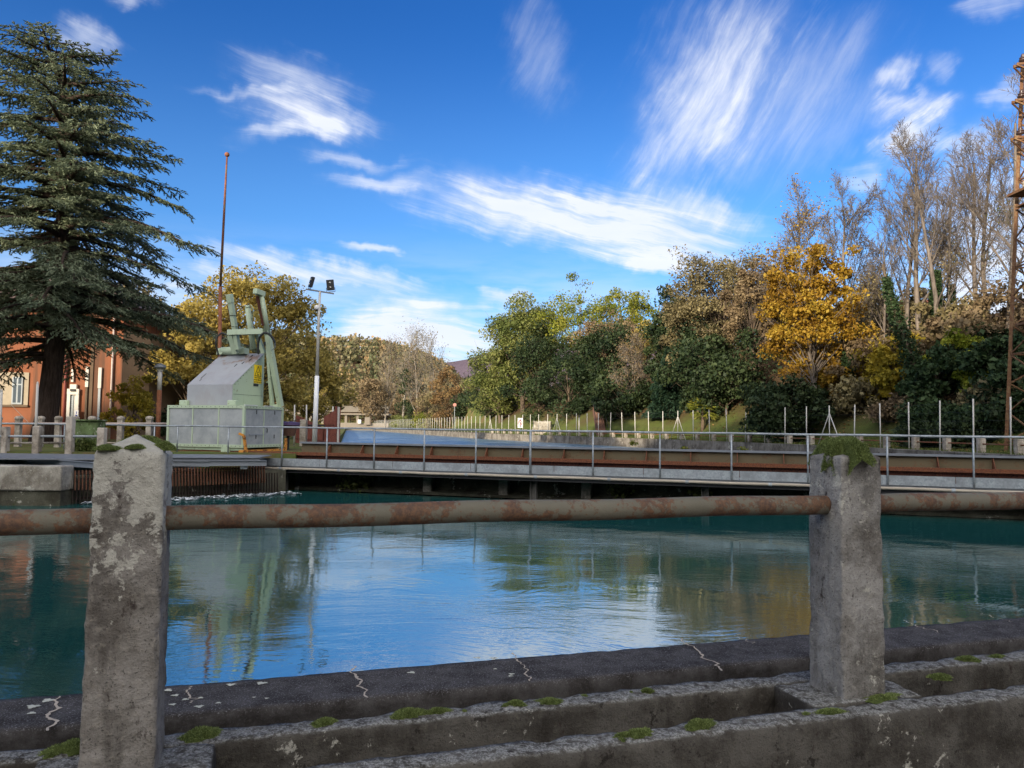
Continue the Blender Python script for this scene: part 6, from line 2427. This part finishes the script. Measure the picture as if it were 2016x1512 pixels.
def far_bank_things():
    # wire fence
    f = thing('wire_fence', (LINE[20][0], LINE[20][1], 1.05), 'long wire fence on slim pale posts curving along the far canal bank', 'fence')
    pts = FP + FF
    pts = [(FP[0][0] + .02, FP[0][1] - 2.0), (FP[0][0] + .05, FP[0][1] - 4.0)][::-1] + pts
    me = MB().tube([(0, 0, -.1), (0, 0, 2.12)], .030, 7).build('post', 'post_white', f, True)
    me.matrix_parent_inverse = Matrix.Translation(-f.location)
    me.location = (*pts[0], 1.03)
    for x, y in pts[1:]:
        o = me.copy()
        COL.objects.link(o)
        o.location = (x, y, 1.03)
        o.rotation_euler = (random.gauss(0, .016), random.gauss(0, .016), 0)
    wr = MB()
    for z in (1.25, 1.6, 1.95, 2.3, 2.65, 3.0):
        for a, b in zip(pts[:46:1], pts[1:47]):
            wr.tube([(*a, z), (*b, z + random.gauss(0, .01))], .0035, 3, False)
    wr.build('wires', 'dark_steel', f)
    for i in (8, 16, 26, 35):
        p = Vector((*pts[i], 2.75))
        tdir = Vector((pts[i + 1][0] - pts[i][0], pts[i + 1][1] - pts[i][1], 0)).normalized()
        for s in (1, -1):
            e = p + tdir * (1.0 * s)
            e.z = 1.05
            MB().tube([p, e], .026, 6).build('brace', 'post_white', f, True)
    # stub fence
    s = thing('stub_post_fence', (LINE[18][0], LINE[18][1], 1.05), 'row of stubby square concrete posts with a dark rail on the far bank edge', 'fence')
    me = MB().box((0, 0, .28), (.24, .24, .62)).build('post', 'stub_concrete', s, bevel=.02)
    me.matrix_parent_inverse = Matrix.Translation(-s.location)
    prev = None
    k = 0
    sp = offset_line(pts[:36], .30)
    rl2 = MB()
    for i in range(36):
        x, y = sp[i]
        tx = pts[i + 1][0] - pts[i][0]
        ty = pts[i + 1][1] - pts[i][1]
        o = me if k == 0 else me.copy()
        if k:
            COL.objects.link(o)
        o.location = (x, y, 1.05)
        o.rotation_euler = (0, random.gauss(0, .015), math.atan2(ty, tx))
        if prev:
            rl2.tube([(prev[0], prev[1], 1.42), (x, y, 1.42)], .032, 6, False)
        prev = (x, y)
        k += 1
    rl2.build('rail', 'mast_rust', s, True)
    # prohibition signs
    for px, Yd, lab in ((1522, yfence(1522, .8), 'nearer white prohibition sign with a red ring on a slim pole'), (1024, yfence(1024, .8), 'farther white prohibition sign on the far bank, above the path')):
        d = ray(px, 830)
        x = d.x / d.y * Yd
        k = Yd / FOC
        zc = at(px, 832.5, Yd).z
        g = thing('prohibition_sign', (x, Yd, 1.05), lab, 'sign', 'prohibition signs on the far bank')
        w, h = 9.5 * k, 19 * k
        MB().box((x, Yd, zc), (w, .02, h)).build('board', 'white_paint', g)
        MB().tube([(x + .02, Yd + .03, 1.0), (x + .02, Yd + .03, zc + h / 2)], .028, 8).build('pole', 'galvanised', g, True)
        rg = MB()
        R_ = w * .36
        n = 20
        for i in range(n):
            a, b = i / n * 6.2832, (i + 1) / n * 6.2832
            rg.beam((x + R_ * math.cos(a), Yd - .014, zc + R_ * 1.35 * math.sin(a)), (x + R_ * math.cos(b), Yd - .014, zc + R_ * 1.35 * math.sin(b)), .006, w * .12, (0, -1, 0)) if False else \
                rg.beam((x + R_ * math.cos(a), Yd - .014, zc + R_ * 1.35 * math.sin(a)), (x + R_ * math.cos(b), Yd - .014, zc + R_ * 1.35 * math.sin(b)), w * .13, .006, (0, -1, 0))
        rg.beam((x - R_ * .7, Yd - .014, zc + R_ * .95), (x + R_ * .7, Yd - .014, zc - R_ * .95), w * .12, .006, (0, -1, 0))
        rg.build('red_ring', 'sign_red', g)
        bb = MB()
        bb.box((x, Yd - .013, zc + h * .30), (w * .85, .006, h * .045))
        bb.box((x, Yd - .013, zc - h * .36), (w * .85, .006, h * .045))
        bb.box((x + R_ * .1, Yd - .013, zc - R_ * .1), (R_ * .5, .006, R_ * 1.0))
        bb.build('black_marks', 'navy', g)
    # short marker pole
    d = ray(1140, 840)
    YM = yfence(1140, 1.0)
    x = d.x / d.y * YM
    mk = thing('marker_post', (x, YM, 1), 'short pale marker post with a darker cap between fence and slope', 'post')
    MB().tube([(x, YM, 1.0), (x, YM, at(1140, 822, YM).z)], .05, 8).build('shaft', 'post_white', mk, True)
    MB().box((x, YM, at(1140, 820, YM).z), (.14, .1, .2)).build('cap', 'dark_steel', mk)
    # brown steps up the slope
    st = thing('hill_steps', P_(1186, 840, yfence(1186, 2.2)), 'brown flight of steps climbing the grassy slope into the evergreens', 'steps')
    YS = yfence(1186, 2.2)
    x0 = ray(1186, 840)
    u = x0.x / x0.y
    n = 16
    tr = MB()
    for i in range(n):
        Yd = YS + i * .40
        z = 1.08 + i * .19
        w = .42
        tr.hexa([(u * YS - w + .12 * i * u, Yd, z - .6), (u * YS + w + .12 * i * u, Yd, z - .6), (u * YS + w + .12 * i * u, Yd + .37, z - .6), (u * YS - w + .12 * i * u, Yd + .37, z - .6),
                 (u * YS - w + .12 * i * u, Yd, z), (u * YS + w + .12 * i * u, Yd, z), (u * YS + w + .12 * i * u, Yd + .37, z), (u * YS - w + .12 * i * u, Yd + .37, z)])
    tr.build('treads', 'step_brown', st)
    for s in (-.5, .5):
        MB().tube([(u * YS + s, YS, 1.9), (u * YS + s + .12 * 15 * u, YS + 6, 4.7)], .03, 6).build('handrail', 'dark_steel', st)
    # stone wall behind the fence
    q = P_(1068, 840, yfence(1068, 2.6))
    sw = worn_block('stone_wall', (q.x, q.y, 1.75), (.93, -.36, 0), (2.0, .5, 1.5), .12, 'old_concrete', None, .1, .12, 3, seed=4)
    tag(sw, 'rough grey stone wall at the foot of the dark evergreens', 'wall')
    # fallen leaves on the slope and lawn
    n = 9000
    ii = RNG.uniform(6, 30, n)
    dd = RNG.uniform(.3, 8.5, n) ** 1.0
    i0 = ii.astype(int)
    LL = np.array(LINE)
    base = LL[i0] * (1 - (ii - i0))[:, None] + LL[i0 + 1] * (ii - i0)[:, None]
    tv = unit(LL[i0 + 1] - LL[i0])
    pos = base + np.stack([tv[:, 1], -tv[:, 0]], 1) * dd[:, None]
    z = np.array([bank_h(v) for v in dd]) + .35 * np.array([mnoise.noise(Vector((a * .25, b * .25, 0))) if v > 3 else 0 for a, b, v in zip(pos[:, 0], pos[:, 1], dd)]) + .05
    keep = RNG.random(n) < np.interp(ii, [6, 16, 22, 30], [.9, 1, .45, .2]) * np.interp(dd, [0, 2, 4, 9], [.25, .45, 1, 1])
    c = np.column_stack([pos, z])[keep]
    k = len(c)
    o = link('leaf_litter', leaves('leaf_litter', c, RNG.uniform(.08, .2, k), RNG.random(k), .7, RNG.normal(size=(k, 3)) * np.array([[1, 1, .2]]), np.tile([[0, 0, 1.]], (k, 1)) + .4 * RNG.normal(size=(k, 3))), 'lf_litter')
    tag(o, 'fallen orange brown leaves on the slope under the trees', 'fallen leaves', kind='stuff')
    # grass blades on the lawn strip
    n = 26000
    ii = RNG.uniform(6, 44, n)
    dd = RNG.uniform(-.1, 3.4, n)
    i0 = ii.astype(int)
    base = LL[i0] * (1 - (ii - i0))[:, None] + LL[i0 + 1] * (ii - i0)[:, None]
    tv = unit(LL[i0 + 1] - LL[i0])
    pos = base + np.stack([tv[:, 1], -tv[:, 0]], 1) * dd[:, None]
    z = np.array([bank_h(v) for v in dd]) + .05
    c = np.column_stack([pos, z])
    o = link('lawn_grass', leaves('lawn_grass', c, RNG.uniform(.08, .2, n), RNG.random(n), .2, RNG.normal(size=(n, 3)) * .4 + np.array([[0, 0, 1.]])), 'lf_grass')
    tag(o, 'short green grass on the far bank between wall and slope', 'grass', kind='stuff')
    # plants on the canal wall
    for k, (px, py, Yd, lab) in enumerate([(1247, 873, 49, 'small yellowish weed on the canal wall, left one'), (1347, 884, 45, 'ochre tuft on the canal wall, middle one'), (1464, 886, 40.5, 'green spiky weed on the canal wall, right one')]):
        p = at(px, py, Yd)
        n = 90
        c = np.array([tuple(p)]) + RNG.normal(0, 1, (n, 3)) * np.array([[.13, .08, .08]])
        tt = tag(link('wall_weed', leaves('wall_weed', c, RNG.uniform(.1, .22, n), RNG.random(n), .35), 'lf_lime'), lab, 'plant', 'weeds on the canal wall')


M['step_brown'] = plain('step_brown', (.15, .085, .065), .9, .1, 0, .4, 4)
far_bank_things()


def pylon():
    Y = 29.6
    fx = at(2082, 850, Y)
    bz = bank_at(fx.x, Y)
    t = thing('lattice_pylon', (fx.x, Y, bz), 'rusty lattice steel pylon with insulators at the right edge', 'pylon')
    H = at(2010, 116, Y).z - bz
    nlev = 13
    w0, w1 = 2.4, 1.17

    def cn(z, k):
        w = w0 + (w1 - w0) * min(z / H, 1)
        sx, sy = ((-1, -1), (1, -1), (1, 1), (-1, 1))[k]
        return Vector((fx.x + sx * w / 2, Y + sy * w / 2, bz + z))
    for k in range(4):
        MB().beam(cn(-.5, k), cn(H, k), .12, .12, (1, 1, 0)).build('leg', 'lattice_rust', t)
    lat = MB()
    for i in range(nlev):
        za, zb = H * i / nlev, H * (i + 1) / nlev
        for k in range(4):
            k2 = (k + 1) % 4
            a, b = (k, k2) if i % 2 else (k2, k)
            lat.beam(cn(za, a), cn(zb, b), .05, .05)
            if i % 3 == 0:
                lat.beam(cn(za, k), cn(za, k2), .06, .06)
    lat.build('lattice', 'lattice_rust', t)
    for z, reach in ((at(2000, 128, Y).z - bz, .68), (at(2000, 199, Y).z - bz, .72), (at(2000, 272, Y).z - bz, .74)):
        am = MB()
        ax0 = fx.x - (w0 + (w1 - w0) * z / H) / 2
        for s in (-1, 1):
            am.beam((ax0 - reach, Y + s * .10, bz + z), (fx.x + 1.2, Y + s * .35, bz + z), .06, .09)
            am.beam((ax0 - reach, Y + s * .10, bz + z - .04), (ax0 + .1, Y + s * .35, bz + z - .55), .05, .05)
        am.build('cross_arm', 'lattice_rust', t)
        for xx in (ax0 - reach + .32,):
            MB().lathe((xx, Y, bz + z + .05), [(.0, 0), (.04, 0), (.04, .10), (.15, .12), (.16, .16), (.06, .19), (.13, .21), (.14, .25), (.05, .29), (.09, .32), (.05, .40), (0, .41)], 12).build('insulator', 'insulator', t, True)
    z = at(2000, 377, Y).z - bz
    pf = MB()
    pf.box((fx.x - .2, Y, bz + z), (2.3, 1.2, .10))
    pf.box((fx.x - .1, Y, bz + z - .45), (1.9, 1.1, .06))
    pf.build('platform', 'lattice_rust', t)
    for dx in (-1.25, -.95):
        MB().lathe((fx.x + dx, Y - .4, bz + z + .05), [(0, 0), (.1, .0), (.12, .06), (.07, .1), (.12, .14), (.12, .2), (.06, .24), (0, .36)], 12).build('insulator', 'beige', t, True)
    z = at(2000, 634, Y).z - bz
    MB().box((fx.x - .0, Y, bz + z), (2.1, 1.5, .09)).build('platform', 'lattice_rust', t)


pylon()


def far_things():
    # road bridge closing the canal
    Y = 226
    t = thing('road_bridge', at(670, 820, Y), 'long pale concrete road bridge crossing the far end of the canal', 'bridge')
    xa, xb = at(560, 810, Y).x, at(765, 810, Y).x
    z = lambda py: at(670, py, Y).z

    def bx(nm, p0, p1, y, d, m):
        MB().box(((xa + xb) / 2, y, (z(p0) + z(p1)) / 2), (xb - xa, d, abs(z(p0) - z(p1)))).build(nm, m, t)
    bx('deck', 813.5, 816.5, Y + 3, 6, 'bridge_conc')
    bx('girder', 808.7, 810.6, Y - .2, .5, 'bridge_conc')
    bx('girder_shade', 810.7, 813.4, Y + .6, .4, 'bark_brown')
    bx('parapet', 799, 808.6, Y + .3, .3, 'bridge_rail')
    for px in (610, 634, 680, 703, 728):
        p = at(px, 820, Y)
        MB().box((p.x, Y + 1, (z(816) + 0) / 2), (.7, .7, z(816.5))).build('pier', 'bridge_conc', t)
    e = at(735, 833, 224)
    MB().box(((at(640, 835, 224).x + at(765, 835, 224).x) / 2, 224, .9), (at(765, 835, 224).x - at(640, 835, 224).x, .8, 3.2)).build('abutment_wall', 'bridge_conc', t)
    for k, (px, py, w, h, lab) in enumerate([(708, 830, .9, 1.1, 'tiny white box below the road bridge'), (723.5, 829, 1.5, 2.2, 'pale concrete block at the right end of the road bridge')]):
        p = at(px, py, 223)
        o = MB().box((p.x, 223, p.z), (w, .8, h)).build('white_box' if k == 0 else 'concrete_block', 'white_paint' if k == 0 else 'bridge_conc', None, bevel=.05)
        tag(o, lab, 'box' if k == 0 else 'block')
    # red roofed house far behind
    p = at(906, 800, 330)
    h = thing('red_roofed_house', (p.x, 330, 2), 'tiny pale house with a red roof beyond the canal path', 'house')
    zb, ze, zr = 2, at(906, 766, 330).z, at(906, 757, 330).z
    MB().box((p.x, 330, (zb + ze) / 2), (8, 7, ze - zb)).build('wall', 'pink_wall', h)
    rf = MB()
    rf.add([(p.x - 4.6, 326, ze), (p.x + 4.6, 326, ze), (p.x + 4.6, 334, ze), (p.x - 4.6, 334, ze), (p.x - 3, 330, zr), (p.x + 3, 330, zr)], [(0, 1, 5, 4), (1, 2, 5), (2, 3, 4, 5), (3, 0, 4), (3, 2, 1, 0)])
    rf.build('roof', 'roof_tile', h)
    for dx in (-2, 1.5):
        MB().box((p.x + dx, 326.4, ze - 1.6), (1.2, .1, 1.5)).build('window', 'glass', h)
    # pink houses on the hill seen between the trunks
    for k, (px, py, Yd, w, lab) in enumerate([(1822, 622, 90, 4.5, 'pale pink house glimpsed between the tall bare trunks'), (1540, 645, 95, 3.5, 'pale house glimpsed through the orange tree')]):
        p = at(px, py, Yd)
        gz = bank_at(p.x, Yd)
        hh = thing('hill_house', (p.x, Yd, gz), lab, 'house', 'houses on the hill crest')
        zt = p.z + 1.2
        MB().box((p.x, Yd + 2, (gz + zt) / 2 - .2), (w, 4, zt - gz + .4)).build('wall', 'pink_wall', hh)
        MB().add([(p.x - w * .6, Yd - .4, zt), (p.x + w * .6, Yd - .4, zt), (p.x + w * .6, Yd + 4.4, zt), (p.x - w * .6, Yd + 4.4, zt), (p.x - w * .4, Yd + 2, zt + 1.1), (p.x + w * .4, Yd + 2, zt + 1.1)],
                 [(0, 1, 5, 4), (1, 2, 5), (2, 3, 4, 5), (3, 0, 4), (3, 2, 1, 0)]).build('roof', 'roof_tile', hh)
        for dx in (-.25, .25):
            MB().box((p.x + dx * w, Yd - .03, zt - 1.1), (.7, .08, 1.0)).build('window', 'glass', hh)
    # small warning sign by the path bend
    p = at(895, 815, 118)
    g = thing('road_sign', (p.x, 118, 1.1), 'small reddish road sign on a pole beside the path bend', 'sign')
    zt = at(895, 797, 118).z
    MB().tube([(p.x, 118, 1.0), (p.x, 118, zt)], .05, 6).build('pole', 'galvanised', g)
    MB().tube([(p.x, 117.9, zt), (p.x, 117.95, zt)], .27, 16).build('disc', 'sign_dull', g)
    # grassy embankment at the far end of the path
    em = MB()
    c0, c1, c2, c3 = at(893, 822, 128), at(962, 825, 104), at(966, 797, 112), at(908, 790, 132)
    c0.z = c1.z = .9
    q2, q3 = c2 + Vector((10, 8, 0)), c3 + Vector((12, 14, 0))
    g2, g3 = Vector((q2.x, q2.y, .9)), Vector((q3.x, q3.y, .9))
    e1 = Vector((c2.x + 1.5, c2.y - 3.5, .9))
    e3 = Vector((c3.x - 3, c3.y + 5, .9))
    em.add([c0, c1, c2, c3, q3, q2, g2, g3, e1, e3], [(0, 1, 2, 3), (3, 2, 5, 4), (1, 8, 2), (8, 6, 5, 2), (6, 7, 4, 5), (7, 9, 3, 4), (9, 0, 3)])
    tag(em.build('embankment', 'grass_ground'), kind='structure')


far_things()
